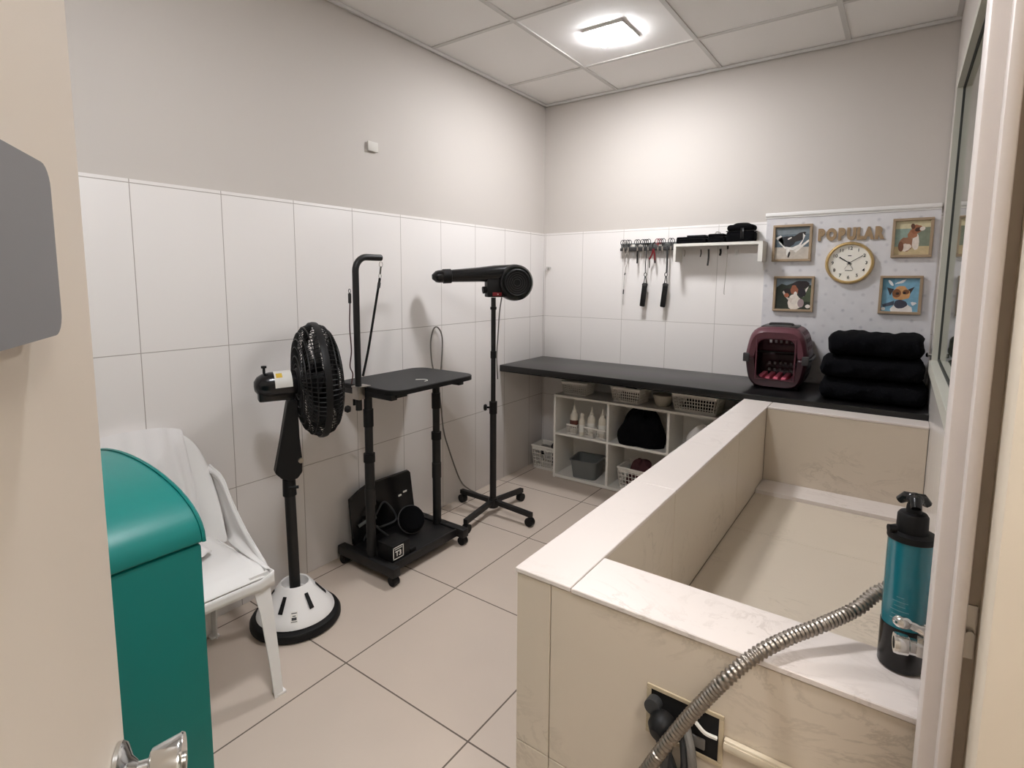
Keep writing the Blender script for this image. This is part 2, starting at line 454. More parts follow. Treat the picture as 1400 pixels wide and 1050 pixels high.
# grey plaque on the door
def door_pt(u, z, h): return fe-ld*u+Vector((0, 0, z))+ln*h
b = B()
def rrect(u0, u1, z0, z1, r, n=6):
    pts = []
    for cx, cz, a in ((u0+r, z0+r, PI), (u1-r, z0+r, 1.5*PI), (u1-r, z1-r, 0), (u0+r, z1-r, 0.5*PI)):
        for k in range(n+1):
            t = a+0.5*PI*k/n; pts.append((cx+r*math.cos(t), cz+r*math.sin(t)))
    return pts
PLQ = (0.112, 0.36, 1.330, 1.420)
b.prism([door_pt(u, z, 0.0006) for u, z in rrect(*PLQ, 0.012)], ln*0.012)
tag(b.make('door_plaque', 'plaque'), 'blank grey plastic plaque with rounded corners on the open door', 'sign')

# ------------------------------------------------------------------ ceiling lights: one seen, two added out of view
def ceiling_light(x, y, label, s=0.098):
    t = thing('ceiling_light', label, 'ceiling light', (x, y, H))
    b = B()
    for lo, hi in (((-s-0.008, -s-0.008), (s+0.008, -s)), ((-s-0.008, s), (s+0.008, s+0.008)), ((-s-0.008, -s), (-s, s)), ((s, -s), (s+0.008, s))):
        b.box((lo[0], lo[1], -0.012), (hi[0], hi[1], 0.0), bevel=0.001)
    b.make('frame', 'white_pl', t, local=True)
    b = B(); b.box((-s, -s, -0.018), (s, s, -0.002)); b.make('diffuser', 'lamp', t, local=True)
    return t
ceiling_light(0.87, -0.79, 'small square recessed ceiling light, glowing white')
ceiling_light(1.28, -2.95, 'added square ceiling light out of view, between the bath and the door')  # unseen panel added to brighten the room
t = thing('added_corridor_light', 'added square ceiling light, unseen, out in the corridor', 'ceiling light', (2.95, -3.55, H))  # unseen corridor panel, put in to raise the brightness
b = B(); b.box((-0.3, -0.3, -0.02), (0.3, 0.3, 0), bevel=0.004); b.make('housing', 'white_pl', t, local=True)
b = B(); b.box((-0.28, -0.28, -0.026), (0.28, 0.28, -0.0195)); b.make('diffuser', 'lamp_h', t, local=True)

# ------------------------------------------------------------------ tiled dog bath
TZ = 0.77
tx0, tx1, ty0, ty1, ty2, ty3 = 1.540, 1.664, -2.578, -2.438, -0.672, -0.552
bath = thing('dog_bath', 'built-in raised dog bath clad in beige marbled tiles', 'bath', ((tx0+RX)/2, (ty0+ty3)/2, 0))
XR = RX-0.007
FLZ = 0.40
b = B()   # masonry core, shows as the joints
g = 0.009
b.box((tx0+g, ty0+g, 0), (tx1-g, ty3, TZ-0.010)); b.box((tx1-g, ty0+g, 0), (XR, ty1-g, TZ-0.010)); b.box((tx1-g, ty2+g, 0), (XR, ty3, TZ-0.010)); b.box((tx1-g, ty1-g, 0), (XR, ty2+g, FLZ-0.009))
b.make('core', 'grout', bath)
J = 0.0009
def clad(name, spans_a, spans_b, fn, m='marble'):
    b = B()
    for a0, a1 in zip(spans_a, spans_a[1:]):
        for c0, c1 in zip(spans_b, spans_b[1:]):
            lo, hi = fn(a0+J, a1-J, c0+J, c1-J)
            b.box(lo, hi, bevel=0.0012, seg=1)
    return b.make(name, m, bath)
zr = TZ-0.010
clad('front_tiling', (tx0, 1.622, XR), (0, 0.382, zr), lambda a, c, e, f: ((a, ty0, e), (c, ty0+g, f)))
clad('outer_side_tiling', (ty0+g, -1.965, -1.225, ty3), (0, 0.382, zr), lambda a, c, e, f: ((tx0, a, e), (tx0+g, c, f)))
clad('inner_side_tiling', (ty1, -1.965, -1.225+0.02, ty2), (FLZ, zr), lambda a, c, e, f: ((tx1-g, a, e), (tx1, c, f)))
clad('inner_end_tiling', (tx1, XR), (FLZ, zr), lambda a, c, e, f: ((a, ty2, e), (c, ty2+g, f)))
clad('inner_front_tiling', (tx1, XR), (FLZ, zr), lambda a, c, e, f: ((a, ty1-g, e), (c, ty1, f)))
clad('bath_floor', (tx1, XR), (ty1, -1.86, -1.27, ty2-0.165), lambda a, c, e, f: ((a, e, FLZ-0.009), (c, f, FLZ)))
clad('ledge', (tx1, XR), (ty2-0.165, ty2), lambda a, c, e, f: ((a, e, FLZ-0.009), (c, f, FLZ+0.016)), 'marble_l')
b = B()
o_ = 0.003
for y0, y1 in ((ty0-o_, -1.965), (-1.965, -1.225), (-1.225, ty3)):
    b.box((tx0-o_, y0+J, zr), (tx1+o_, y1-J, TZ), bevel=0.0015, seg=1)
for x0, x1 in ((tx1+o_, XR),):
    b.box((x0+2*J, ty0-o_, zr), (x1, ty1+o_, TZ), bevel=0.0015, seg=1)
    b.box((x0+2*J, ty2-o_, zr), (x1, ty3, TZ), bevel=0.0015, seg=1)
b.make('rim', 'marble_l', bath)

# ------------------------------------------------------------------ worktop
ct = thing('worktop', 'long black granite worktop along the end wall', 'countertop', (RX/2, -0.27, 0.75))
b = B(); b.box((0.001, -0.547, 0.757), (RX-0.007, -0.001, 0.795), bevel=0.003); b.make('slab', 'granite', ct)
b = B(); b.box((0.001, -0.5465, 0.752), (1.53, -0.515, 0.757)); b.make('drip_edge', 'black_g', ct)

# ------------------------------------------------------------------ white shelf unit
UX = (0.273, 0.668, 1.062, 1.456); UY0, UY1, UT = -0.277, -0.012, 0.584
un = thing('shelf_unit', 'low white open shelf unit standing under the black worktop', 'shelf', (sum(UX)/4, -0.145, 0))
th = 0.015
for x in (UX[0], UX[3]):
    b = B(); b.box((x-th/2, UY0, 0), (x+th/2, UY1, UT-th)); b.make('side_panel', 'white', un, smooth=0)
b = B(); b.box((UX[0]-th/2, UY0, UT-th), (UX[3]+th/2, UY1, UT)); b.make('top_panel', 'white', un, smooth=0)
b = B(); b.box((UX[0]+th/2, UY0+0.002, 0.004), (UX[3]-th/2, UY1, 0.024)); b.make('bottom_panel', 'white', un, smooth=0)
for x in UX[1:3]:
    b = B(); b.box((x-th/2, UY0+0.001, 0.024), (x+th/2, UY1, UT-th)); b.make('divider', 'white', un, smooth=0)
for a, c in zip(UX, UX[1:]):
    b = B(); b.box((a+th/2, UY0+0.002, 0.305), (c-th/2, UY1, 0.32)); b.make('shelf', 'white', un, smooth=0)
b = B(); b.box((UX[0]-th/2, UY1, 0), (UX[3]+th/2, UY1+0.004, UT)); b.make('back_panel', 'white', un, smooth=0)

# ------------------------------------------------------------------ lattice baskets
def basket(name, label, loc, w, d, h, rz=0.0, nx=9, nz=5, flare=0.015, group=None):
    """open plastic basket; lattice sides, solid base and rolled rim"""
    t = thing(name, label, 'basket', loc, rz, group)
    b = B()
    w0, d0 = w/2-flare, d/2-flare; w1, d1 = w/2, d/2
    def side(p0, p1, q0, q1, n):
        p0, p1, q0, q1 = map(Vector, (p0, p1, q0, q1))
        def at(u, v): return (p0.lerp(p1, u)).lerp(q0.lerp(q1, u), v)
        for k in range(n+1):
            b.tube([at(k/n, 0), at(k/n, 1)], 0.0026 if 0 < k < n else 0.005, 4)
        for k in range(1, nz):
            b.tube([at(0, k/nz), at(1, k/nz)], 0.0026, 4)
        b.prism([at(0, 0.84), at(1, 0.84), at(1, 1), at(0, 1)], (q0-p0).cross(p1-p0).normalized()*0.003)
        b.prism([at(0, 0), at(1, 0), at(1, 0.1), at(0, 0.1)], (q0-p0).cross(p1-p0).normalized()*0.003)
    B0 = [(-w0, -d0, 0.004), (w0, -d0, 0.004), (w0, d0, 0.004), (-w0, d0, 0.004)]
    B1 = [(-w1, -d1, h), (w1, -d1, h), (w1, d1, h), (-w1, d1, h)]
    for i in range(4):
        side(B0[i], B0[(i+1) % 4], B1[i], B1[(i+1) % 4], nx if i % 2 == 0 else max(4, int(nx*d/w)))
    b.box((-w0, -d0, 0), (w0, d0, 0.006))
    b.make('body', 'basket', t, local=True, smooth=0)
    b = B()
    b.tube([(-w1, -d1, h), (w1, -d1, h), (w1, d1, h), (-w1, d1, h)], 0.0065, 6, closed=True)
    b.make('rim', 'basket', t, local=True)
    return t
bk = basket('laundry_basket', 'white lattice basket on the floor left of the shelf unit', (0.150, -0.135, 0), 0.21, 0.15, 0.17, 0.0, 10, 6)
b = B(); b.box((-0.022, -0.0785, 0.135), (-0.004, -0.0735, 0.143)); b.box((-0.022, -0.0765, 0.118), (-0.002, -0.072, 0.131)); b.make('handle_slot_shade', 'hole', bk, local=True)  # dark blocks paint the shade inside the handle slot
b = B(); b.tube(spline([(0.0, 0.0, 0.02), (0.01, -0.01, 0.1), (-0.005, 0.0, 0.165), (0.03, 0.02, 0.19), (0.045, 0.02, 0.16)], 6), 0.008, 6)
o = b.make('comb', 'grey_d', None, local=True); o.location = (0.17, -0.12, 0.0); tag(o, 'dark handle sticking out of the floor basket beside the shelf unit', 'brush')
z0 = UT+0.0008
basket('basket', 'white lattice basket on the shelf unit top, nearest the left wall', (0.39, -0.155, z0), 0.19, 0.15, 0.085, 0.05, 12, 5)
basket('basket', 'white lattice basket on the shelf unit top, left of the pale bowl', (0.775, -0.175, z0), 0.205, 0.15, 0.095, -0.08, 13, 5)
basket('basket', 'white lattice basket on the shelf unit top, next to the bath', (1.205, -0.17, z0), 0.27, 0.16, 0.105, -0.03, 16, 5)
def heap(name, label, cat, loc, sx, sy, sz, m, seed=1, lump=0.3):
    rnd = random.Random(seed)
    b = B()
    ph = [rnd.uniform(0, 6) for _ in range(6)]
    def f(u, v):
        a = 2*PI*u; e = v*PI/2
        k = 1+lump*(math.sin(3*a+ph[0]+2*e)*0.5+math.sin(7*a+ph[1]-4*e)*0.25+math.sin(5*e+ph[2]+2*a)*0.35)*math.cos(e)**0.4
        n = 3.2
        ca, sa = math.cos(a), math.sin(a)
        q = (abs(ca)**n+abs(sa)**n)**(-1/n)
        return (sx*ca*q*k*math.cos(e)**0.5, sy*sa*q*k*math.cos(e)**0.5, sz*math.sin(e)*(1+0.12*math.sin(4*a+ph[3])))
    b.grid(f, 48, 14, closed_u=True)
    o = b.make(name, m, None, local=True, smooth=60); o.location = loc
    return tag(o, label, cat)
heap('cloth_bundle', 'dark grooming things heaped in the basket left of the pale bowl', 'cloth', (0.775, -0.175, z0+0.0085), 0.052, 0.036, 0.085, 'grey_d', 5)
heap('cloth_bundle', 'dark cloths filling the basket next to the bath', 'cloth', (1.205, -0.17, z0+0.0085), 0.08, 0.042, 0.095, 'darkcloth', 6)
b = B(); b.lathe([(0, 0), (0.04, 0), (0.052, 0.02), (0.062, 0.065), (0.064, 0.07), (0.059, 0.066), (0.048, 0.02), (0.0, 0.006)], (0.985, -0.16, z0), seg=32)
tag(b.make('bowl', 'bowl'), 'pale milky bowl between two baskets on the shelf unit top', 'bowl')

# shampoo bottles in small caddies, upper left cell
zs = 0.3208
def bottle(loc, label, h=0.15, r=0.024, nozzle=True, cap='shampoo', lab='shampoo_r'):
    t = thing('shampoo_bottle', label, 'bottle', loc)
    b = B(); b.lathe([(0, 0), (r*0.92, 0), (r, 0.006), (r, h*0.55), (r*0.92, h*0.68), (r*0.5, h*0.8), (r*0.42, h*0.82)], seg=24); b.make('body', 'shampoo', t, local=True)
    b = B()
    if nozzle: b.lathe([(r*0.5, h*0.805), (r*0.5, h*0.87), (r*0.3, h*0.9), (r*0.1, h*1.12), (0, h*1.13)], seg=16)
    else: b.lathe([(r*0.62, h*0.805), (r*0.62, h*0.95), (r*0.5, h), (0, h)], seg=16)
    b.make('cap', cap, t, local=True)
    b = B()
    b.grid(lambda u, v: ((r+0.0006)*math.cos(PI+u*PI), (r+0.0006)*math.sin(PI+u*PI), h*(0.16+0.34*v)), 16, 1); b.make('label', lab, t, local=True)
    return t
bx = (0.392, 0.462, 0.523, 0.603)
bottle((bx[0], -0.215, zs+0.007), 'shampoo bottle with a brown label, first from the left in the white cell', 0.172, 0.029)
bottle((bx[1], -0.235, zs), 'slim cream shampoo bottle standing between two small white caddies', 0.150, 0.021, False, 'shampoo', 'label')
bottle((bx[2], -0.215, zs+0.007), 'cream shampoo bottle, second from the right in the white cell', 0.170, 0.028, True, 'shampoo', 'label')
bottle((bx[3], -0.215, zs+0.007), 'shampoo bottle beside the cell divider, rightmost of the four', 0.168, 0.029, True, 'shampoo', 'label')
for x, l in ((bx[0], 'small white bottle caddy holding the brown-labelled bottle'), (bx[2], 'small white bottle caddy in the middle of the upper left cell'), (bx[3], 'small white bottle caddy beside the cell divider')):
    basket('bottle_caddy', l, (x, -0.215, zs), 0.072, 0.072, 0.06, 0, 5, 3, 0.004)

# black cloth bundle, grey tub, basket of dark red things, white bag
heap('towel_bundle', 'big bunched black towel spilling from the upper middle cell', 'towel', (0.865, -0.165, 0.3215), 0.140, 0.105, 0.205, 'darkcloth', 11, 0.16)
t = thing('storage_tub', 'square dark grey plastic tub in the lower left cell', 'box', (0.478, -0.17, 0.0248), 0.12)
b = B()
def rr(w, d, r, z, n=5): return [(x, y, z) for x, y in rrect(-w/2, w/2, -d/2, d/2, r, n)]
secs = [rr(0.165, 0.165, 0.025, 0), rr(0.19, 0.19, 0.028, 0.118), rr(0.205, 0.205, 0.03, 0.119), rr(0.205, 0.205, 0.03, 0.127), rr(0.186, 0.186, 0.026, 0.127), rr(0.162, 0.162, 0.024, 0.006)]
n = len(secs[0])
b.grid(lambda u, v: secs[min(5, int(round(v*5)))][int(round(u*n)) % n], n, 5, closed_u=True)
b.poly(list(reversed(secs[0]))); b.poly(secs[5])
b.make('body', 'grey_pl', t, local=True)
bkt = basket('basket', 'white basket of dark red things in the lower middle cell', (0.86, -0.165, 0.0248), 0.25, 0.18, 0.135, -0.05, 10, 5)
heap('brush_heap', 'dark red brushes heaped in the lower middle basket', 'brush', (0.86, -0.165, 0.0325), 0.078, 0.05, 0.165, mat('dark_red_bristles', (66, 30, 34), 0.8, bump=0.8, bscale=90), 9, 0.25)
heap('plastic_bag', 'crumpled white plastic bag in the upper right cell', 'bag', (1.24, -0.15, 0.3205), 0.08, 0.08, 0.16, 'white_pl', 13, 0.3)

# ------------------------------------------------------------------ pet carrier
def carrier():
    t = thing('pet_carrier', 'maroon plastic pet carrier with open front on the black worktop', 'pet carrier', (1.628, -0.187, 0.795), 0.03)
    t.scale = (1.14, 1.10, 1.0)
    NU = 64; zm = 0.162
    # section: y, half width, z low, z high
    S0 = [(-0.128, 0.088, 0.052, 0.262), (-0.138, 0.092, 0.046, 0.268), (-0.144, 0.116, 0.014, 0.300), (-0.132, 0.127, 0.006, 0.314), (-0.10, 0.134, 0.005, 0.325),
          (0.10, 0.134, 0.005, 0.325), (0.128, 0.128, 0.008, 0.315), (0.140, 0.112, 0.024, 0.296)]
    S = S0[:5]
    for k in range(1, 12):
        u = k/12; S.append(tuple(p*(1-u)+q*u+(0.003*math.sin(PI*u) if i == 1 else 0) for i, (p, q) in enumerate(zip(S0[4], S0[5]))))
    S += S0[5:]
    def ring(j, k):
        y, hw, zl, zh = S[j]
        a = 2*PI*k/NU; ca, sa = math.cos(a), math.sin(a)
        n = 5.0
        q = (abs(ca)**n+abs(sa)**n)**(-1/n)
        hz = (zh-zm) if sa >= 0 else (zm-zl)
        taper = 1-(0.17 if sa >= 0 else 0.14)*abs(sa*q)
        return Vector((hw*ca*q*taper, y, zm+hz*sa*q))
    def shell(name, m, top):
        b = B(); vs = {}
        def V(j, k):
            k %= NU
            if (j, k) not in vs: vs[(j, k)] = b.bm.verts.new(ring(j, k))
            return vs[(j, k)]
        h = NU//2
        for j in range(len(S)-1):
            for k in range(NU):
                if (k < h) != top: continue
                kk = k % h
                if 4 <= j < 16 and j % 2 == 0 and kk in (3, 5, 7, h-4, h-6, h-8): continue
                b.bm.faces.new((V(j, k), V(j, k+1), V(j+1, k+1), V(j+1, k)))
        # rear plate with rows of square vent holes
        y, hw, zl, zh = S[-1]
        za, zb = (zm+0.001, zh-0.012) if top else (zl+0.012, zm-0.001)
        nx, nz = 17, 7
        def pt(u, v): return (hw*0.9*(2*u-1), y-0.002, za+(zb-za)*v)
        b.grid(pt, nx, nz, skip=lambda i, j: i % 2 == 1 and (j in (3, 5) if top else j in (1, 3)) and 1 < i < 15)
        r = [ring(len(S)-1, k) for k in (range(0, h+1) if top else range(h, NU+1))]
        b.grid(lambda u, v: r[int(round(u*h))].lerp(Vector((r[int(round(u*h))].x*0.86, y-0.0022, zm+(r[int(round(u*h))].z-zm)*0.86)), v), h, 1)
        o = b.make(name, m, t, local=True, smooth=40)
        mod(o, 'SOLIDIFY', thickness=0.004, offset=-1)
        return o
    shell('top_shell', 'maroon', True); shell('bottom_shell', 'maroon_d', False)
    b = B()
    pts = [(S[j][1]+0.003, S[j][0], zm) for j in range(2, len(S))]
    b.tube(pts+[(-x, y, z) for x, y, z in reversed(pts)], 0.008, 6)
    b.make('joining_band', 'grey_d', t, local=True)
    for sx in (-1, 1):
        b = B(); b.box((sx*0.122-0.014, -0.152, zm-0.024), (sx*0.122+0.014, -0.128, zm+0.022), bevel=0.004); b.make('clip', 'grey_d', t, local=True)
    b = B()
    b.tube([(-0.080, -0.140, 0.050), (0.080, -0.140, 0.050), (0.080, -0.140, 0.265), (-0.080, -0.140, 0.265)], 0.004, 6, closed=True); b.make('door_rim', 'maroon', t, local=True)
    b = B(); b.box((-0.075, -0.085, 0.318), (0.075, 0.085, 0.328), bevel=0.003); b.make('top_vent', 'grey_d', t, local=True)
    b = B(); b.tube(spline([(-0.05, 0.0, 0.328), (-0.04, 0.0, 0.336), (0.04, 0.0, 0.336), (0.05, 0.0, 0.328)], 4), 0.006, 6); b.make('handle', 'grey_d', t, local=True)
    for k in range(5):
        b = B(); b.box((-0.078+k*0.034, -0.11, 0.014), (-0.056+k*0.034, 0.08, 0.060), bevel=0.006); b.make('floor_ridge', 'pink', t, local=True)
    for sx in (-1, 1):
        for sy in (-0.09, 0.09):
            b = B(); b.cyl((sx*0.085, sy, 0), (sx*0.085, sy, 0.02), 0.008, 0.011, 10); b.make('foot', 'maroon_d', t, local=True)
    return t
carrier()

# ------------------------------------------------------------------ three folded black towels
def folded(x0, x1, y0, y1, z0, z1, label, seed):
    rnd = random.Random(seed)
    p = [rnd.uniform(0, 6) for _ in range(8)]
    cx, cy, cz = (x0+x1)/2, (y0+y1)/2, (z0+z1)/2
    hx, hy, hz = (x1-x0)/2, (y1-y0)/2, (z1-z0)/2
    b = B()
    def f(u, v):
        # rounded roll in the y-z plane, swept along x
        a = 2*PI*u; s = -1+2*v
        n = 3.0
        ca, sa = math.cos(a), math.sin(a); q = (abs(ca)**n+abs(sa)**n)**(-1/n)
        e = max(0.0, (abs(s)-0.90)/0.10); k = (1-e*e*0.35)
        wob = 0.005*math.sin(5*s+p[0]+2*a)+0.004*math.sin(11*s+p[1]+3*a)+0.003*math.sin(23*s+p[2])
        y = cy+(hy*ca*q)*k+wob
        z = cz+(hz*sa*q)*k+(wob*0.6 if sa > 0 else 0)
        return (cx+hx*s+0.004*math.sin(3*a+p[3]), y, min(max(z, z0+0.0005), z1+0.004))
    b.grid(f, 40, 40, closed_u=True)
    for v in (0, 1):
        pts = [f(i/40, v) for i in range(40)]
        b.poly(pts)
    o = b.make('folded_towel', 'towel', smooth=60)
    return tag(o, label, 'towel')
folded(1.850, 2.262, -0.485, -0.05, 0.7955, 0.8925, 'folded black towel at the bottom of the stack of three', 1)
folded(1.845, 2.250, -0.455, -0.05, 0.8990, 0.9975, 'folded black towel in the middle of the stack of three', 2)
folded(1.868, 2.243, -0.415, -0.06, 1.0040, 1.112, 'folded black towel on top of the stack of three', 3)

# ------------------------------------------------------------------ pedestal fan
fx, fy = 0.262, -2.280
ax = Vector((0.40, 0.915, 0.03)).normalized()
fan = thing('pedestal_fan', 'black pedestal fan on a white cone base between the chair and the grooming table', 'fan', (fx, fy, 0))
b = B(); b.lathe([(0, 0), (0.162, 0), (0.172, 0.008), (0.172, 0.022), (0.165, 0.033), (0.150, 0.039), (0, 0.042)], (fx, fy, 0), seg=56); b.make('base_ring', 'black', fan)
b = B(); b.lathe([(0.148, 0.0425), (0.146, 0.049), (0.129, 0.071), (0.101, 0.103), (0.075, 0.136), (0.059, 0.157), (0.055, 0.161), (0.051, 0.158), (0.049, 0.12), (0, 0.12)], (fx, fy, 0), seg=56)
cone = b.make('base_cone', 'white_pl', fan)
for a in (-62, -2, 58, 118, 178, 238):
    t = math.radians(a); d = Vector((math.cos(t), math.sin(t), 0)); s_ = Vector((-math.sin(t), math.cos(t), 0))
    b = B(); p0 = Vector((fx, fy, 0))+d*0.114+Vector((0, 0, 0.0880)); p1 = Vector((fx, fy, 0))+d*0.075+Vector((0, 0, 0.136))
    nn = (d*0.0515+Vector((0, 0, 0.047))).normalized()*0.0015
    b.prism([p0-s_*0.009+nn, p0+s_*0.009+nn, p1+s_*0.007+nn, p1-s_*0.007+nn], nn)
    b.make('slot', 'black', cone)
t = math.radians(-36); d = Vector((math.cos(t), math.sin(t), 0)); s_ = Vector((-math.sin(t), math.cos(t), 0))
up = Vector((-d.x*0.6, -d.y*0.6, 0.8)).normalized()
c0 = Vector((fx, fy, 0))+d*0.1225+Vector((0, 0, 0.079))
b = B()
b.prism([c0-s_*0.013-up*0.02, c0+s_*0.013-up*0.02, c0+s_*0.013+up*0.022, c0-s_*0.013+up*0.022], d*0.0008)
b.mi = 1
for k, (w_, h_) in enumerate(((0.010, 0.0015), (0.006, 0.0015), (0.009, 0.005), (0.011, 0.0012))):
    q = c0+d*0.001+up*(0.016-k*0.010)
    b.prism([q-s_*w_-up*h_, q+s_*w_-up*h_, q+s_*w_+up*h_, q-s_*w_+up*h_], d*0.0004)
b.make('label', ['label', 'grey_d'], cone)
b = B(); b.cyl((fx, fy, 0.12), (fx-0.012, fy, 0.57), 0.0205, seg=24); b.make('pole', 'black_m', fan)
b = B(); b.cyl((fx-0.011, fy, 0.515), (fx-0.0125, fy, 0.580), 0.026, 0.024, seg=24); b.make('pole_collar', 'black', fan)
side = Vector((ax.y, -ax.x, 0)).normalized()
P0 = Vector((fx-0.0125, fy, 0.572)); 
b = B()   # wedge shaped neck
fw = Vector((ax.x, ax.y, 0)).normalized()
prof = [(-0.052, 0.045), (-0.03, 0.02), (0.0, 0.005), (0.03, 0.012), (0.048, 0.035), (0.05, 0.080), (0.042, 0.18), (0.040, 0.318), (0.022, 0.333), (0.002, 0.318), (-0.026, 0.17)]
b.prism([P0+fw*u+Vector((0, 0, v))-side*0.026 for u, v in prof], side*0.052)
neck = b.make('neck', 'black', fan, smooth=20)
mod(neck, 'BEVEL', width=0.005, segments=2)
b = B(); b.cyl(P0+fw*0.042+side*0.026+Vector((0, 0, 0.085)), P0+fw*0.042+side*0.036+Vector((0, 0, 0.085)), 0.010, seg=20); b.make('tilt_knob', 'steel', neck)
b = B(); b.cyl(P0-fw*0.005+side*0.02+Vector((0, 0, -0.02)), P0+fw*0.03+side*0.03+Vector((0, 0, -0.02)), 0.006, seg=12); b.make('height_knob', 'black', fan)
HC = Vector((fx+0.038, fy+0.105, 0.966))         # centre of the guard
b = B()  # motor housing
b.lathe([(0, -0.228), (0.018, -0.226), (0.034, -0.215), (0.043, -0.198), (0.048, -0.17), (0.048, -0.10), (0.046, -0.075), (0, -0.075)], HC, ax, 32)
m0 = HC-ax*0.150-Vector((0, 0, 0.040))
rotm = Matrix((fw, side, Vector((0, 0, 1)))).transposed()
b.box(m0-Vector((0.065, 0.026, 0.022)), m0+Vector((0.065, 0.026, 0.022)), bevel=0.008, rot=rotm)
motor = b.make('motor_housing', 'black_g', fan)
b = B()
def lab(u, v):
    t_ = -0.15+u*2.0
    x_ = ax.cross(Vector((0, 0, 1))).normalized(); z_ = x_.cross(ax)
    return HC-ax*(0.158-v*0.062)+(x_*math.cos(t_)+z_*math.sin(t_))*0.0492
b.grid(lab, 16, 1); b.make('rating_label', 'label', motor)
b = B()
def lab2(u, v):
    t_ = 0.65+u*0.45
    x_ = ax.cross(Vector((0, 0, 1))).normalized(); z_ = x_.cross(ax)
    return HC-ax*(0.152-v*0.022)+(x_*math.cos(t_)+z_*math.sin(t_))*0.0497
b.grid(lab2, 6, 1); b.make('energy_sticker', 'yellow', motor)
b = B(); q = HC-ax*0.19; b.cyl(q+Vector((0, 0, 0.045)), q+Vector((0, 0, 0.07)), 0.005, seg=12); b.cyl(q+Vector((0, 0, 0.066)), q+Vector((0, 0, 0.074)), 0.010, seg=16); b.make('swing_knob', 'black', motor)
# guards of wire, rim band, blades
gx = ax.cross(Vector((0, 0, 1))).normalized(); gz = gx.cross(ax)
GR = 0.222
def gp(r, a, h): return HC+ax*h+(gx*math.cos(a)+gz*math.sin(a))*r
def guard(name, sgn, nspokes=72):
    b = B()
    prof = [(0.045, 0.068), (0.09, 0.072), (0.14, 0.070), (0.185, 0.058), (0.210, 0.036), (GR, 0.004)]
    for k in range(nspokes):
        a = 2*PI*k/nspokes
        b.tube([gp(r, a+0.25*r*sgn, sgn*h) for r, h in prof], 0.0021, 4, caps=False)
    for r, h in ((0.045, 0.068), (0.07, 0.0715), (0.10, 0.0735), (0.135, 0.0715), (0.165, 0.066), (0.19, 0.055), (0.21, 0.037)):
        b.tube([gp(r, 2*PI*k/48, sgn*h) for k in range(48)], 0.0024, 5, closed=True)
    return b.make(name, 'black', fan)
guard('rear_guard', -1)
guard('front_guard', 1)
b = B(); b.lathe([(0, -0.078), (0.05, -0.078), (0.056, -0.070), (0.05, -0.064), (0, -0.064)], HC, ax, 32); b.make('guard_hub', 'black', fan)
b = B(); b.lathe([(0, 0.078), (0.045, 0.078), (0.052, 0.070), (0.045, 0.064), (0, 0.064)], HC, ax, 32); b.make('front_badge', 'black', fan)
b = B(); b.lathe([(GR-0.004, -0.012), (GR+0.004, -0.012), (GR+0.006, 0), (GR+0.004, 0.012), (GR-0.004, 0.012), (GR-0.004, -0.012)], HC, ax, 64); b.make('rim_band', 'black', fan)
b = B(); b.lathe([(0, -0.06), (0.035, -0.06), (0.035, 0.03), (0.028, 0.04), (0, 0.042)], HC, ax, 24); b.make('blade_hub', 'black', fan)
for k in range(6):
    a0 = 2*PI*k/6
    b = B(); b.grid(lambda u, v: gp(0.033+0.165*u, a0+(v-0.5)*(0.5+0.5*math.sin(PI*min(1, u*0.9+0.1)))+0.35*u, (v-0.5)*0.055*(1-0.3*u)), 10, 6)
    o = b.make('blade', 'black', fan); mod(o, 'SOLIDIFY', thickness=0.002)

# ------------------------------------------------------------------ white plastic chair
chair = thing('plastic_chair', 'white plastic stacking chair against the tiled wall', 'chair', (0.312, -2.757, 0), -0.06)
b = B()
def backf(u, v):
    s = -1+2*u
    top = 0.822-0.035*abs(s)**2-0.10*abs(s)**7
    z = 0.40+(top-0.40)*v
    hw = 0.238-0.010*v+0.006*math.sin(PI*v)
    x = -0.185-0.080*v-0.025*v*v+0.075*abs(s)**3*(1-0.35*v)
    return (x, s*hw, z)
b.grid(backf, 24, 14)
o = b.make('backrest', 'white_pl', chair, local=True, smooth=60); mod(o, 'SOLIDIFY', thickness=0.005, offset=0); mod(o, 'SUBSURF', levels=1, render_levels=2)
b = B()
def seatf(u, v):
    s = -1+2*u; x = -0.20+0.43*v
    hw = 0.205+0.028*v
    z = 0.432-0.018*math.sin(PI*v)*(1-s*s)-0.03*max(0, (v-0.86)/0.14)**2-0.02*max(0, abs(s)-0.88)/0.12+0.006*v
    return (x, s*hw, z)
b.grid(seatf, 24, 20)
o = b.make('seat', 'white_pl', chair, local=True, smooth=60); mod(o, 'SOLIDIFY', thickness=0.005, offset=-1); mod(o, 'SUBSURF', levels=1, render_levels=2)
b = B()   # apron around the seat
ap = []
for u in [k/10 for k in range(11)]: ap.append((-0.20+0.43*u, -(0.206+0.028*u), 0.418-0.0*u))
ap += [(0.235, -0.234+0.468*k/10, 0.405) for k in range(1, 10)]
ap += [(-0.20+0.43*u, (0.206+0.028*u), 0.418) for u in [1-k/10 for k in range(11)]]
def apf(u, v):
    i = u*(len(ap)-1); k = min(int(i), len(ap)-2); p = Vector(ap[k]).lerp(Vector(ap[k+1]), i-k)
    arch = 0.018*abs(2*((u*3) % 1)-1)**4
    return p-Vector((0, 0, v*(0.032+arch)))
b.grid(apf, 60, 3)
o = b.make('apron', 'white_pl', chair, local=True, smooth=60); mod(o, 'SOLIDIFY', thickness=0.004)
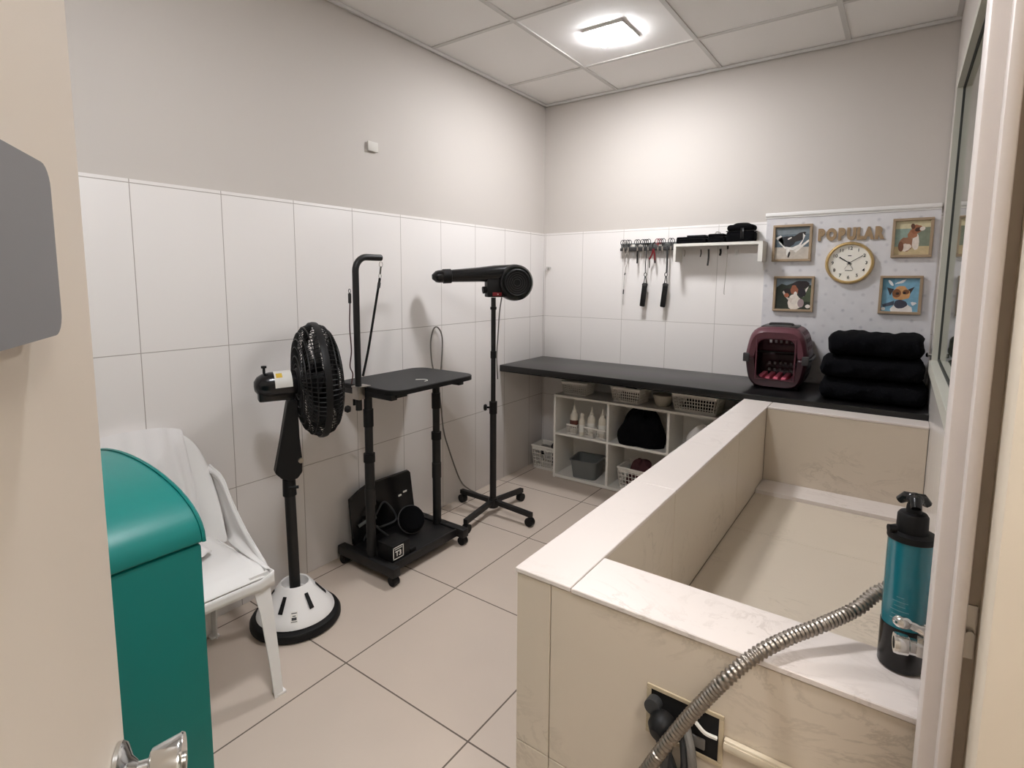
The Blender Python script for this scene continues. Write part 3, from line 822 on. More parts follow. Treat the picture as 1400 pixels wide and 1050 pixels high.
for sy in (-1, 1):
    for front in (True, False):
        b = B()
        if front:
            P = [(0.205, sy*0.212, 0.42), (0.222, sy*0.216, 0.30), (0.238, sy*0.222, 0.12), (0.246, sy*0.225, 0.0)]
        else:
            P = [(-0.165, sy*0.195, 0.42), (-0.185, sy*0.200, 0.28), (-0.205, sy*0.206, 0.12), (-0.215, sy*0.210, 0.0)]
        fsg = 1 if front else -1
        W = [0.075, 0.054, 0.042, 0.036]
        # L-shaped section: outer side web and front web
        for (A, C, w0, w1) in zip(P, P[1:], W, W[1:]):
            A = Vector(A); C = Vector(C)
            b.prism([A+Vector((fsg*0.012, 0, 0)), A+Vector((fsg*(0.012-w0), 0, 0)), C+Vector((fsg*(0.012-w1), 0, 0)), C+Vector((fsg*0.012, 0, 0))], (0, sy*0.005, 0))
            b.prism([A+Vector((fsg*0.012, sy*0.005, 0)), A+Vector((fsg*0.012, sy*(0.005-w0*0.8), 0)), C+Vector((fsg*0.012, sy*(0.005-w1*0.8), 0)), C+Vector((fsg*0.012, sy*0.005, 0))], (fsg*0.005, 0, 0))
        x, y, _ = P[-1]
        b.box((x-0.016, y-0.016, 0), (x+0.018, y+0.016, 0.010), bevel=0.003)
        b.make('leg', 'white_pl', chair, local=True, smooth=40)
# side wings that sweep from the back edge down to the seat front
for sy in (-1, 1):
    E_ = lambda v: (backf(1, v)[0], backf(1, v)[1], backf(1, v)[2])
    I = spline([E_(0.93), E_(0.62), E_(0.36), E_(0.10), (-0.02, 0.214, 0.432), (0.21, 0.214, 0.428)], 6)
    O = spline([(E_(0.93)[0]+0.001, E_(0.93)[1]+0.002, E_(0.93)[2]), (-0.150, 0.243, 0.64), (-0.075, 0.246, 0.555), (0.02, 0.244, 0.485), (0.125, 0.239, 0.437), (0.215, 0.234, 0.408)], 6)
    n = len(I)-1
    b = B()
    def wf_(u, v):
        k = int(round(u*n)); p = I[k].lerp(O[k], v); p = Vector((p.x, (p.y+0.008*math.sin(PI*v))*sy, p.z))
        return p
    b.grid(wf_, n, 4)
    b.grid(lambda u, v: (O[int(round(u*n))].x-0.004*v, sy*(O[int(round(u*n))].y-0.002*v), O[int(round(u*n))].z-0.022*v), n, 1)
    o = b.make('side_wing', 'white_pl', chair, local=True, smooth=60); mod(o, 'SOLIDIFY', thickness=0.005)
# white cloth over the back
b = B()
def clothf(u, v):
    s = -0.80+1.50*u
    fold = 0.006*math.sin(s*9+3*v)+0.005*math.sin(s*23+1.3+v*2)+0.014*max(0, 1-abs(s-0.50-0.1*(v))/0.08)
    if v < 0.12:          # hangs behind
        q = v/0.12
        x, y, z = backf((s+1)/2, 0.80+0.2*q); return (x-0.020, y, z+0.014)
    if v < 0.74:
        q = (v-0.12)/0.62
        x, y, z = backf((s+1)/2, 1-q*0.93); return (x+0.018+fold*(0.3+q), y, z+0.014*(1-q)**2+0.002)
    q = (v-0.74)/0.26
    x, y, z = seatf((s*0.92+1)/2, 0.06+q*(0.36+0.10*math.sin(3*s+1)))
    return (x+0.01, y, z+0.016+max(0, fold)*0.8)
b.grid(clothf, 48, 50)
o = b.make('draped_cloth', 'cloth_w', None, local=True, smooth=70); o.location = chair.location; o.rotation_euler = chair.rotation_euler
mod(o, 'SOLIDIFY', thickness=0.002, offset=0)
tag(o, 'white cloth draped over the plastic chair back and seat', 'cloth')

# ------------------------------------------------------------------ teal domed bin in the foreground
bx0, bx1, by0, by1 = 0.60, 1.172, -3.47, -3.03
bn = thing('teal_hamper', 'large teal hamper with a domed lid behind the open door', 'hamper', ((bx0+bx1)/2, (by0+by1)/2, 0))
b = B(); b.box((bx0, by0, 0), (bx1, by1, 0.893), bevel=0.006); b.make('body', 'teal', bn)
b = B()
cx, hw = (bx0+bx1)/2, (bx1-bx0)/2+0.0008
prof = []
for k in range(25):
    a = PI*k/24
    prof.append((cx+hw*math.cos(a), 0.895+0.097*abs(math.sin(a))**0.85))
b.prism([(x, by0-0.003, z) for x, z in prof], (0, by1-by0+0.006, 0))
o = b.make('lid', 'teal', bn, smooth=40); mod(o, 'BEVEL', width=0.004, segments=2)
b = B(); b.tube([(x, by1+0.003, z+0.001) for x, z in prof], 0.0035, 6); b.make('lid_piping', 'teal', bn)

# ------------------------------------------------------------------ grooming table
gt = thing('grooming_table', 'black grooming table on two posts with castors by the left wall', 'table', (0.24, -1.64, 0))
tx, ty_a, ty_b, tz = (0.035, 0.440), -1.886, -1.335, 0.886
b = B()
b.prism([(x, y, tz-0.022) for x, y in rrect(tx[0], tx[1], ty_a, ty_b, 0.07, 8)], (0, 0, 0.019)); b.make('tabletop', 'black', gt)
b = B(); b.prism([(x, y, tz-0.003) for x, y in rrect(tx[0]+0.003, tx[1]-0.003, ty_a+0.003, ty_b-0.003, 0.068, 8)], (0, 0, 0.003)); b.make('rubber_mat', 'rubber', gt)
b = B(); b.tube(spline([(0.30, -1.63, tz+0.0005), (0.33, -1.60, tz+0.0005), (0.36, -1.61, tz+0.0005), (0.365, -1.635, tz+0.0005)], 6), 0.0016, 4); b.make('chalk_mark', 'label', gt)
LEG = (-1.868, -1.424)
b = B()
for y in (LEG[0]-0.0, LEG[1]): b.box((0.07, y-0.018, tz-0.045), (0.41, y+0.018, tz-0.022), bevel=0.003)
b.box((0.215, LEG[0], tz-0.040), (0.26, LEG[1], tz-0.0225)); b.make('under_frame', 'black_m', gt)
b = B(); b.box((0.345, -1.862, tz-0.035), (0.42, -1.80, tz-0.0225), bevel=0.002); b.make('corner_bracket', 'black_m', gt)
for y in LEG:
    b = B(); b.cyl((0.238, y, 0.07), (0.238, y, 0.56), 0.022, seg=20); b.cyl((0.238, y, 0.33), (0.238, y, 0.41), 0.0245, seg=20)
    post = b.make('post', 'black_m', gt)
    b = B(); b.cyl((0.238, y, 0.55), (0.238, y, tz-0.044), 0.0185, seg=20); b.make('inner_tube', 'black_m', post)
    b = B(); b.cyl((0.238, y, 0.535), (0.238, y, 0.575), 0.026, seg=20); b.make('collar', 'black', post)
    b = B(); b.cyl((0.238, y, 0.70), (0.238, y, 0.78), 0.0225, seg=20); b.make('collar', 'black', post)
    yb = y-0.012 if y < -1.7 else y+0.02
    b = B(); b.box((0.03, yb-0.022, 0.042), (0.42, yb+0.022, 0.088), bevel=0.006); foot = b.make('foot_beam', 'black_m', gt)
    for x in (0.058, 0.398):
        b = B(); b.cyl((x, yb-0.016, 0.022), (x, yb+0.016, 0.022), 0.022, seg=20); b.box((x-0.010, yb-0.020, 0.028), (x+0.010, yb+0.020, 0.045)); b.make('castor', 'black', foot)
b = B(); b.box((0.075, -1.858, 0.056), (0.375, -1.426, 0.078), bevel=0.002); b.make('base_shelf', 'black_m', gt)
b = B(); b.box((0.365, -1.858, 0.045), (0.378, -1.426, 0.085), bevel=0.002); b.make('shelf_edge', 'black_m', gt)
# equipment resting on the base shelf
b = B()
b.prism([(0.085, -1.845, 0.0788), (0.085, -1.432, 0.0788), (0.050, -1.432, 0.318), (0.050, -1.445, 0.332), (0.049, -1.72, 0.338), (0.052, -1.78, 0.322), (0.056, -1.842, 0.296)], (-0.014, 0, 0.002))
pn = b.make('control_panel', 'black_g', smooth=0)
tag(pn, 'black upright panel leaning behind the grooming table posts', 'panel')
b = B()
for y, z, w_ in ((-1.525, 0.222, 0.010), (-1.487, 0.232, 0.013), (-1.470, 0.142, 0.010)):
    xx = 0.0835-(z-0.0788)*0.146+0.002
    b.box((xx, y-w_, z-0.005), (xx+0.0025, y+w_, z+0.005), bevel=0.001)
b.make('mark', 'label', pn)
b = B(); b.tube([(0.078, -1.81, 0.16), (0.10, -1.76, 0.185), (0.085, -1.71, 0.17)], 0.009, 6); b.make('cable_gland', 'grey_pl', pn)
t = thing('transformer_box', 'black electric box with a white framed label on the table base', 'box', (0.315, -1.80, 0.0788))
b = B(); b.box((0.262, -1.853, 0.0788), (0.364, -1.745, 0.158), bevel=0.004); b.make('case', 'black', t)
b = B()
X = 0.3648; y0, y1, za, zb = -1.851, -1.787, 0.092, 0.150
for lo, hi in (((y0, za), (y1, za+0.004)), ((y0, zb-0.004), (y1, zb)), ((y0, za), (y0+0.004, zb)), ((y1-0.004, za), (y1, zb))): b.box((X, lo[0], lo[1]), (X+0.001, hi[0], hi[1]))
b.box((X, y0+0.010, zb-0.013), (X+0.001, y1-0.010, zb-0.010))
text_mesh(b, 'T3', 0.034, (X+0.0008, (y0+y1)/2, za+0.024), (0, 1, 0), (0, 0, 1), 0.001, 0.0008)
b.make('label_print', 'label', t, smooth=0)
b = B(); b.box((0.30, -1.74, 0.0788), (0.36, -1.70, 0.10), bevel=0.004); b.make('terminal', 'black', t)
t = thing('round_pouch', 'round black padded pouch lying on the table base', 'bag', (0.21, -1.56, 0.0788))
dr = Vector((0.80, -0.30, 0.52)).normalized(); dc = Vector((0.20, -1.575, 0.1435))
b = B(); b.lathe([(0, -0.03), (0.05, -0.03), (0.064, -0.02), (0.068, 0), (0.064, 0.02), (0.052, 0.03), (0, 0.033)], dc, dr, 28)
for v in b.bm.verts: v.co.z = max(v.co.z, 0.0792)
b.make('body', 'darkcloth', t)
b = B(); b.tube([dc+(dr.orthogonal().normalized()*math.cos(a)+dr.cross(dr.orthogonal().normalized())*math.sin(a))*0.0695 for a in [2*PI*k/28 for k in range(28)]], 0.003, 5, closed=True); b.make('zip', 'grey_d', t)
b = B(); b.tube(spline([(0.10, -1.80, 0.09), (0.12, -1.74, 0.20), (0.10, -1.66, 0.24), (0.14, -1.62, 0.15), (0.12, -1.70, 0.13), (0.15, -1.76, 0.16), (0.18, -1.70, 0.09)], 8), 0.005, 6)
tag(b.make('coiled_cable', 'cable_d'), 'dark cable looped in front of the black panel under the table', 'cable')

# grooming arm clamped to the table end, with its noose
ay = -1.907
b = B()
b.tube([(0.222, ay, 0.78), (0.222, ay, 1.395)]+[(0.222, ay+0.062*(1-math.cos(a)), 1.395+0.062*math.sin(a)) for a in [PI/2*k/8 for k in range(1, 9)]]+[(0.222, -1.762, 1.457)], 0.0145, 12)
ga = b.make('grooming_arm', 'black_m', gt)
b = B(); b.box((0.195, -1.925, 0.8825), (0.250, -1.86, 0.889), bevel=0.001); b.box((0.200, -1.925, 0.83), (0.246, -1.890, 0.883), bevel=0.003); b.make('clamp', 'steel', ga)
b = B(); b.cyl((0.20, -1.915, 0.80), (0.20, -1.915, 0.84), 0.006, seg=12); b.lathe([(0, 0), (0.012, 0.002), (0.017, 0.014), (0.012, 0.026), (0, 0.028)], (0.195, -1.93, 0.785), (-0.8, -0.6, 0), 16); b.make('clamp_knob', 'black', ga)
ns = thing('grooming_noose', 'thin black noose hanging from the arm end', 'leash', (0.222, -1.80, 0.90))
b = B(); b.tube([(0.222, -1.762+0.010*math.cos(a), 1.4272+0.013*math.sin(a)) for a in [2*PI*k/16 for k in range(16)]], 0.0016, 6, closed=True); b.make('ring', 'steel', ns)
b = B(); b.tube([(0.222, -1.763, 1.418), (0.223, -1.766, 1.405), (0.222, -1.768, 1.385)], 0.004, 8); b.tube([(0.222, -1.769+0.008*math.cos(a), 1.375+0.010*math.sin(a)) for a in [2*PI*k/16 for k in range(16)]], 0.0015, 6, closed=True); b.make('snap_hook', 'chrome', ns)
b = B(); b.tube(spline([(0.222, -1.770, 1.365), (0.222, -1.80, 1.24), (0.222, -1.845, 1.05), (0.224, -1.882, 0.93)], 8), 0.0055, 8); b.make('strap', 'black', ns)
b = B(); b.tube([(0.222, -1.774, 1.345), (0.222, -1.779, 1.322)], 0.0075, 8); b.make('slider', 'grey_d', ns)
lp = thing('spare_loop', 'dark thin loop with a clip hanging down beside the grooming arm', 'leash', (0.21, -1.926, 1.0))
b = B(); b.box((0.199, -1.934, 1.255), (0.211, -1.922, 1.30), bevel=0.004); b.tube([(0.205+0.007*math.cos(a), -1.928, 1.309+0.009*math.sin(a)) for a in [2*PI*k/12 for k in range(12)]], 0.0015, 5, closed=True); b.make('clip', 'grey_d', lp)
b = B(); b.tube(spline([(0.206, -1.928, 1.26), (0.200, -1.928, 1.15), (0.206, -1.927, 1.05), (0.198, -1.93, 0.98), (0.216, -1.931, 0.945), (0.205, -1.931, 0.90)], 8), 0.0028, 6); b.make('cord', mat('dark_red_cord', (70, 36, 36), 0.6), lp)
# cable hanging behind the table
b = B(); b.tube(spline([(0.03, -1.20, 0.80), (0.020, -1.219, 0.883), (0.016, -1.226, 1.0), (0.016, -1.205, 1.075), (0.016, -1.174, 1.092), (0.016, -1.140, 1.06), (0.016, -1.128, 1.0), (0.017, -1.139, 0.873), (0.017, -1.160, 0.74), (0.017, -1.143, 0.606), (0.017, -1.125, 0.48), (0.017, -1.088, 0.372), (0.018, -0.982, 0.137), (0.02, -0.90, 0.05), (0.05, -0.84, 0.0055)], 8), 0.0042, 6)
tag(b.make('wall_cable', 'cable'), 'thin grey cable looping up behind the grooming table and down to the floor', 'cable')

# ------------------------------------------------------------------ blower dryer on a castor stand
dx, dy = 0.300, -1.015
ds = thing('dryer_stand', 'black castor stand carrying the blower dryer', 'stand', (dx, dy, 0))
b = B(); b.cyl((dx, dy, 0.05), (dx, dy, 0.66), 0.019, seg=20); b.make('lower_tube', 'black_m', ds)
b = B(); b.cyl((dx, dy, 0.64), (dx, dy, 1.262), 0.0135, seg=20); b.make('upper_tube', 'black_m', ds)
b = B(); b.cyl((dx, dy, 0.60), (dx, dy, 0.67), 0.0225, seg=20); b.make('collar', 'black', ds)
b = B(); b.cyl((dx, dy, 0.60+0.035), (dx-0.045, dy-0.03, 0.635), 0.006, seg=12); b.lathe([(0, 0), (0.015, 0.002), (0.02, 0.010), (0.015, 0.02), (0, 0.022)], (dx-0.028, dy-0.020, 0.635), (-0.83, -0.56, 0), 18); b.make('height_knob', 'black', ds)
b = B(); b.cyl((dx, dy, 1.195), (dx, dy, 1.21), 0.018, seg=20); b.cyl((dx, dy, 0.92), (dx, dy, 0.96), 0.0165, seg=20); b.make('stop_ring', 'black', ds)
b = B(); b.cyl((dx, dy, 0.045), (dx, dy, 0.10), 0.032, 0.026, seg=20); b.make('hub', 'black_m', ds)
for px, py in ((0.045, -0.985), (0.330, -1.292), (0.322, -0.760), (0.560, -1.02)):
    d = Vector((px-dx, py-dy, 0)); L_ = d.length; d.normalize(); s_ = Vector((-d.y, d.x, 0))
    b = B()
    A = Vector((dx, dy, 0.078))+d*0.025; C = Vector((px, py, 0.066))+d*0.012
    for q0, q1 in ((A, C),):
        b.prism([q0+s_*0.0125+Vector((0, 0, 0.0125)), q0-s_*0.0125+Vector((0, 0, 0.0125)), q0-s_*0.0125-Vector((0, 0, 0.0125)), q0+s_*0.0125-Vector((0, 0, 0.0125))], q1-q0)
    arm = b.make('foot_arm', 'black_m', ds, smooth=0)
    b = B(); c_ = Vector((px, py, 0.025)); b.cyl(c_-s_*0.016, c_+s_*0.016, 0.025, seg=20); b.cyl(c_+Vector((0, 0, 0.01)), c_+Vector((0, 0, 0.045)), 0.007, seg=10); b.make('castor', 'black', arm)
nd = Vector((-0.61, -0.79, 0)).normalized(); da = Vector((0.79, -0.61, 0)).normalized()
dd = thing('blower_dryer', 'black pet blower dryer with a long nozzle on the castor stand', 'dryer', (dx, dy, 1.263))
sc_ = Vector((dx, dy, 0))-nd*0.120+Vector((0, 0, 1.345))
b = B(); b.lathe([(0, -0.055), (0.085, -0.055), (0.099, -0.042), (0.103, 0), (0.099, 0.042), (0.088, 0.055), (0, 0.055)], sc_, da, 40); b.make('scroll_housing', 'black_g', dd)
b = B(); b.lathe([(0.074, 0.0555), (0.076, 0.062), (0.070, 0.066), (0.066, 0.060), (0, 0.058)], sc_, da, 40); cov = b.make('intake_cover', 'black', dd)
b = B()
for r in (0.02, 0.032, 0.044, 0.056): b.tube([sc_+da*0.0595+(nd*math.cos(a)+Vector((0, 0, 1))*math.sin(a))*r for a in [2*PI*k/32 for k in range(32)]], 0.0015, 4, closed=True)
b.make('intake_ring', 'grey_d', cov)
tilt = Vector((nd.x, nd.y, -0.055)).normalized()
n0 = sc_+Vector((0, 0, 0.055))+nd*0.0
b = B()
ring_pts = [(0.00, 0.047), (0.12, 0.046), (0.20, 0.040), (0.38, 0.033)]
b.tube([n0+tilt*u for u, r in ring_pts], [r for u, r in ring_pts], 28); b.make('air_tube', 'black_g', dd)
b = B(); b.tube([n0+tilt*u for u in (0.36, 0.362, 0.405, 0.407)], [0.034, 0.039, 0.039, 0.034], 28); b.make('nozzle_collar', 'black', dd)
b = B(); b.tube([n0+tilt*u for u in (0.40, 0.43, 0.445, 0.465)], [0.0345, 0.034, 0.030, 0.012], 28); b.make('nozzle', 'black_g', dd)
b = B()
cb = Vector((dx, dy, 1.315))
def ob(b, c, hu, ha, hz, bev=0.004):
    m = Matrix((nd, da, Vector((0, 0, 1)))).transposed()
    b.box(c-Vector((hu, ha, hz)), c+Vector((hu, ha, hz)), bevel=bev, rot=m)
ob(b, cb-nd*0.02, 0.062, 0.038, 0.050); ctl = b.make('control_box', 'black', dd)
b = B(); ob(b, cb-nd*0.010+da*0.0385-Vector((0, 0, 0.034)), 0.026, 0.003, 0.010, 0.002); b.make('rocker_switch', 'red', ctl)
b = B(); ob(b, cb-nd*0.014+da*0.042-Vector((0, 0, 0.034)), 0.003, 0.0015, 0.003, 0.0005); b.make('indicator', 'label', ctl)
b = B(); b.cyl(cb+nd*0.042-Vector((0, 0, 0.01)), cb+nd*0.062-Vector((0, 0, 0.012)), 0.020, seg=18); b.make('speed_knob', 'black', ctl)
b = B(); b.tube(spline([cb-nd*0.045+da*0.01-Vector((0, 0, 0.052)), Vector((dx+0.035, dy+0.01, 1.18)), Vector((dx+0.025, dy+0.01, 1.05)), Vector((dx+0.0205, dy+0.005, 0.93)), Vector((dx+0.022, dy+0.012, 0.80))], 8), 0.0038, 6)
b.make('power_cord', 'cable', dd)

# ------------------------------------------------------------------ wall fittings
b = B(); b.box((0.0, -1.635, 1.982), (0.006, -1.572, 2.028), bevel=0.002)
pl = b.make('wall_plate', 'plate'); tag(pl, 'small blank white cover plate high on the left wall', 'wall plate')
b = B(); b.cyl((0.052, 0.0, 1.447), (0.052, -0.028, 1.447), 0.010, seg=16); b.cyl((0.052, -0.028, 1.447), (0.052, -0.04, 1.444), 0.006, seg=12); b.cyl((0.030, -0.012, 1.449), (0.052, -0.012, 1.449), 0.007, seg=12)
tag(b.make('wall_hook', 'chrome'), 'small pale tap-like hook on the end wall near the corner', 'hook')

sh = thing('wall_shelf', 'short white bracket shelf on the end wall left of the wallpaper panel', 'shelf', (1.25, -0.06, 1.468))
b = B(); b.box((1.000, -0.125, 1.566), (1.500, -0.001, 1.582)); b.make('shelf_board', 'white', sh, smooth=0)
for x0, x1, zz in ((1.000, 1.015, 1.474), (1.477, 1.500, 1.468)):
    b = B(); b.box((x0, -0.125, zz), (x1, -0.001, 1.566)); b.make('end_panel', 'white', sh, smooth=0)
def case(x0, x1, z1, y0, y1, label, dome=0.0, extra=None):
    t = thing('tool_case', label, 'case', ((x0+x1)/2, (y0+y1)/2, 1.5825))
    h = z1-1.5825
    b = B(); b.box((x0, y0, 1.5825), (x1, y1, 1.5825+h*0.62), bevel=min(0.014, h*0.2), seg=3); b.make('body', 'darkcloth', t)
    b = B(); b.box((x0+0.001, y0+0.001, 1.5825+h*0.625), (x1-0.001, y1-0.001, z1), bevel=min(0.02, h*0.18), seg=3); b.make('lid', 'darkcloth', t)
    b = B(); b.tube([(x, y, 1.5825+h*0.622) for x, y in rrect(x0-0.001, x1+0.001, y0-0.001, y1+0.001, 0.012, 4)], 0.0022, 5, closed=True); b.make('zip', 'black_g', t)
    if extra: extra(t, x0, x1, y0, y1, z1)
    return t
def ex1(t, x0, x1, y0, y1, z1):
    b = B(); b.box((x0+0.06, y0+0.01, z1), (x1-0.005, y1-0.01, z1+0.009), bevel=0.004); b.make('top_pocket', 'black', t)
def ex2(t, x0, x1, y0, y1, z1):
    b = B(); b.tube([((x0+x1)/2-0.018, (y0+y1)/2, z1), ((x0+x1)/2-0.008, (y0+y1)/2, z1+0.014), ((x0+x1)/2+0.01, (y0+y1)/2, z1+0.010), ((x0+x1)/2+0.016, (y0+y1)/2, z1)], 0.003, 6); b.make('handle', 'steel', t)
def ex3(t, x0, x1, y0, y1, z1):
    b = B(); b.tube(spline([(x0+0.03, (y0+y1)/2, z1), (x0+0.05, (y0+y1)/2, z1+0.007), (x1-0.05, (y0+y1)/2, z1+0.007), (x1-0.03, (y0+y1)/2, z1)], 4), 0.005, 6); b.make('handle', 'black', t)
    b = B(); b.box(((x0+x1)/2+0.004, y0-0.003, 1.595), ((x0+x1)/2+0.024, y0+0.001, z1-0.02), bevel=0.001); b.make('front_strap', 'black_g', t)
case(1.010, 1.186, 1.622, -0.115, -0.02, 'flat black zip case, leftmost on the white shelf', extra=ex1)
case(1.194, 1.290, 1.634, -0.110, -0.025, 'small black zip case, second on the white shelf', extra=ex2)
case(1.298, 1.448, 1.680, -0.115, -0.015, 'large boxy black zip case, rightmost on the white shelf', extra=ex3)

# dark grey scissor rack
rk = thing('scissor_rack', 'dark grey slotted tool rack on the end wall, left of the shelf', 'rack', (0.79, -0.02, 1.552))
b = B(); b.box((0.612, -0.038, 1.552), (0.990, -0.001, 1.572), bevel=0.003); b.make('lower_bar', 'grey_d', rk)
b = B(); b.box((0.612, -0.022, 1.572), (0.990, -0.001, 1.602), bevel=0.002); b.make('back_bar', 'grey_pl', rk)
for x0, x1 in ((0.68, 0.712), (0.722, 0.732), (0.736, 0.775), (0.785, 0.80), (0.86, 0.89)):
    b = B(); b.box((x0, -0.0232, 1.579), (x1, -0.0222, 1.594)); b.make('slot', 'white', rk, smooth=0)
def scissors(x, tilt, label, L=0.085, ringm='steel', group=None, openang=0.10):
    t = thing('scissors', label, 'scissors', (x, -0.042, 1.575), 0, group)
    for s in (-1, 1):
        b = B()
        ca = tilt+s*openang
        d = Vector((math.sin(ca), 0, -math.cos(ca))); p = Vector((math.cos(ca), 0, math.sin(ca)))
        b.prism([p*-0.0035, p*0.0035, d*L*0.9+p*0.002*(s), d*L], (0, -0.0018*(1.2 if s > 0 else 1), 0))
        b.make('blade', 'steel', t, local=True, smooth=0)
        b = B(); o2 = -d*0.030-p*0.010*s*-1
        b.tube([o2+Vector((0.013*math.cos(a), -0.001, 0.017*math.sin(a))) for a in [2*PI*k/18 for k in range(18)]], 0.0024, 6, closed=True)
        b.tube([Vector((0, -0.001, 0)), -d*0.018+p*0.004*s], 0.0024, 6)
        b.make('finger_ring', ringm, t, local=True)
    return t
G = 'steel scissors hanging in the rack'
GL = 'steel grooming scissors hung by their rings in the dark grey rack'
scissors(0.640, 0.05, GL, 0.10, 'grey_d', G)
scissors(0.672, -0.06, GL, 0.07, 'cable_d', G)
scissors(0.735, 0.03, GL, 0.06, 'grey_d', G)
scissors(0.775, -0.03, GL, 0.08, 'cable_d', G)
scissors(0.805, 0.06, GL, 0.06, 'black', G)
scissors(0.900, 0.02, GL, 0.06, 'grey_d', G)
scissors(0.955, -0.05, GL, 0.06, 'grey_d', G)
scissors(0.872, 0.0, 'scissors with red finger rings in the dark grey rack', 0.05, 'red')
# pliers with red handles
t = thing('red_pliers', 'red handled nail clipper hanging open from the dark grey rack', 'pliers', (0.842, -0.046, 1.54))
b = B(); b.tube(spline([(0, 0, 0.02), (-0.006, 0, -0.012), (-0.022, 0, -0.045)], 5), 0.0055, 8); b.make('handle', 'red', t, local=True)
b = B(); b.tube(spline([(0.002, 0, 0.02), (0.010, 0, -0.012), (0.014, 0, -0.05)], 5), 0.0055, 8); b.make('handle', 'red', t, local=True)
b = B(); b.tube([(-0.022, 0, -0.045), (-0.021, 0, -0.10)], 0.003, 6); b.tube([(0.014, 0, -0.05), (0.015, 0, -0.07)], 0.005, 6); b.make('grip_end', 'black', t, local=True)
b = B(); b.tube(spline([(-0.002, 0, 0.018), (-0.004, 0, 0.05), (0.012, 0, 0.062)], 5), 0.005, 8); b.make('jaw', 'grey_d', t, local=True)
# two black pouches on snap hooks
def pouch(x, xl, label):
    t = thing('hanging_pouch', label, 'pouch', (x, -0.043, 1.19))
    b = B(); b.tube(spline([(x, -0.044, 1.575), (x+0.002, -0.046, 1.53), (x-0.003+xl*0.4, -0.043, 1.47), (x-0.003+xl*0.4, -0.043, 1.41)], 6), 0.003 if xl < 0.01 else 0.006, 6); b.make('cord', 'cable_d', t)
    b = B(); b.tube([(x+0.009*math.cos(a)-0.002, -0.043, 1.398+0.012*math.sin(a)) for a in [2*PI*k/14 for k in range(14)]], 0.0026, 6, closed=True); b.tube([(x-0.004, -0.043, 1.388), (x-0.010, -0.043, 1.345)], 0.003, 6); b.tube([(x, -0.043, 1.388), (x+0.006, -0.043, 1.345)], 0.003, 6); b.make('snap_hook', 'grey_d', t)
    b = B(); b.box((-0.0165, -0.011, -0.077), (0.0165, 0.011, 0.077), bevel=0.008, rot=Matrix.Rotation(0.10, 3, 'Y'))
    for v in b.bm.verts: v.co += Vector((x-0.010, -0.042, 1.268))
    b.make('pouch_body', 'black', t)
    b = B(); b.box((x-0.018, -0.0555, 1.325), (x+0.012, -0.030, 1.340), bevel=0.002); b.make('flap', 'grey_d', t)
pouch(0.797, 0.0, 'narrow black pouch hanging on a thin cord, left of the pair')
pouch(0.933, 0.012, 'narrow black pouch hanging on a wide strap beside the white shelf')
# thin hanging comb left
t = thing('hanging_lead', 'long thin chain lead hanging at the left end of the rack', 'leash', (0.652, -0.04, 1.22))
b = B(); b.tube(spline([(0.655, -0.042, 1.575), (0.672, -0.044, 1.50), (0.655, -0.042, 1.42), (0.648, -0.042, 1.33), (0.645, -0.042, 1.20)], 8), 0.0016, 5); b.make('chain', 'steel', t)
b = B(); b.cyl((0.6475, -0.042, 1.30), (0.646, -0.042, 1.27), 0.004, seg=10); b.cyl((0.655, -0.042, 1.41), (0.652, -0.042, 1.395), 0.004, seg=10); b.make('swivel', 'grey_d', t)
b = B(); b.tube([(0.738, -0.046, 1.55), (0.738, -0.046, 1.47)], 0.0055, 8); tag(b.make('flat_comb', 'black'), 'short black comb hanging below the middle of the rack', 'comb')
# tools below the white shelf
def hang(name, label, cat, x, z1, r, m, y=-0.06):
    t = thing(name, label, cat, (x, y, z1))
    b = B(); b.tube([(x, y, 1.5655), (x, y, 1.545)], 0.002, 6); b.make('hook', 'white_pl', t)
    b = B(); b.tube(spline([(x, y, 1.548), (x+0.002, y, (1.548+z1)/2), (x-0.002, y, z1)], 6), r, 8); b.make('tool_handle', m, t)
    return t
hang('comb', 'slim steel comb, first tool below the white shelf from the left', 'comb', 1.048, 1.508, 0.003, 'steel')
hang('nail_file', 'slim dark file, second tool below the white shelf from the left', 'file', 1.145, 1.503, 0.0035, 'grey_d')
hang('slicker_brush', 'longer dark handled brush below the white shelf', 'brush', 1.190, 1.450, 0.0055, 'grey_d')
hang('short_brush', 'short black brush handle below the white shelf, right of the longer brush', 'brush', 1.258, 1.508, 0.0065, 'black')
t = thing('chain_lead', 'long thin steel chain hanging from below the white shelf', 'leash', (1.296, -0.06, 1.28))
b = B(); b.tube(spline([(1.298, -0.06, 1.565), (1.297, -0.06, 1.45), (1.290, -0.06, 1.30), (1.294, -0.06, 1.28)], 6), 0.0018, 5); b.make('chain', 'steel', t)
b = B(); b.tube([(1.299, -0.06, 1.565), (1.299, -0.06, 1.545)], 0.005, 6); b.make('top_loop', 'black', t)
for x, l in ((0.698, 'small white adhesive hook under the left part of the rack'), (0.752, 'small white adhesive hook under the middle of the rack'), (0.902, 'small white adhesive hook under the rack beside the wide strap'), (1.278, 'small white adhesive hook below the white shelf, left of the chain'), (1.338, 'small white adhesive hook below the white shelf, right of the chain')):
    b = B(); b.box((x-0.009, -0.012, 1.515), (x+0.009, -0.0005, 1.545), bevel=0.003); b.tube([(x, -0.010, 1.525), (x, -0.022, 1.52), (x, -0.024, 1.532)], 0.003, 6)
    tag(b.make('adhesive_hook', 'white_pl'), l, 'hook')

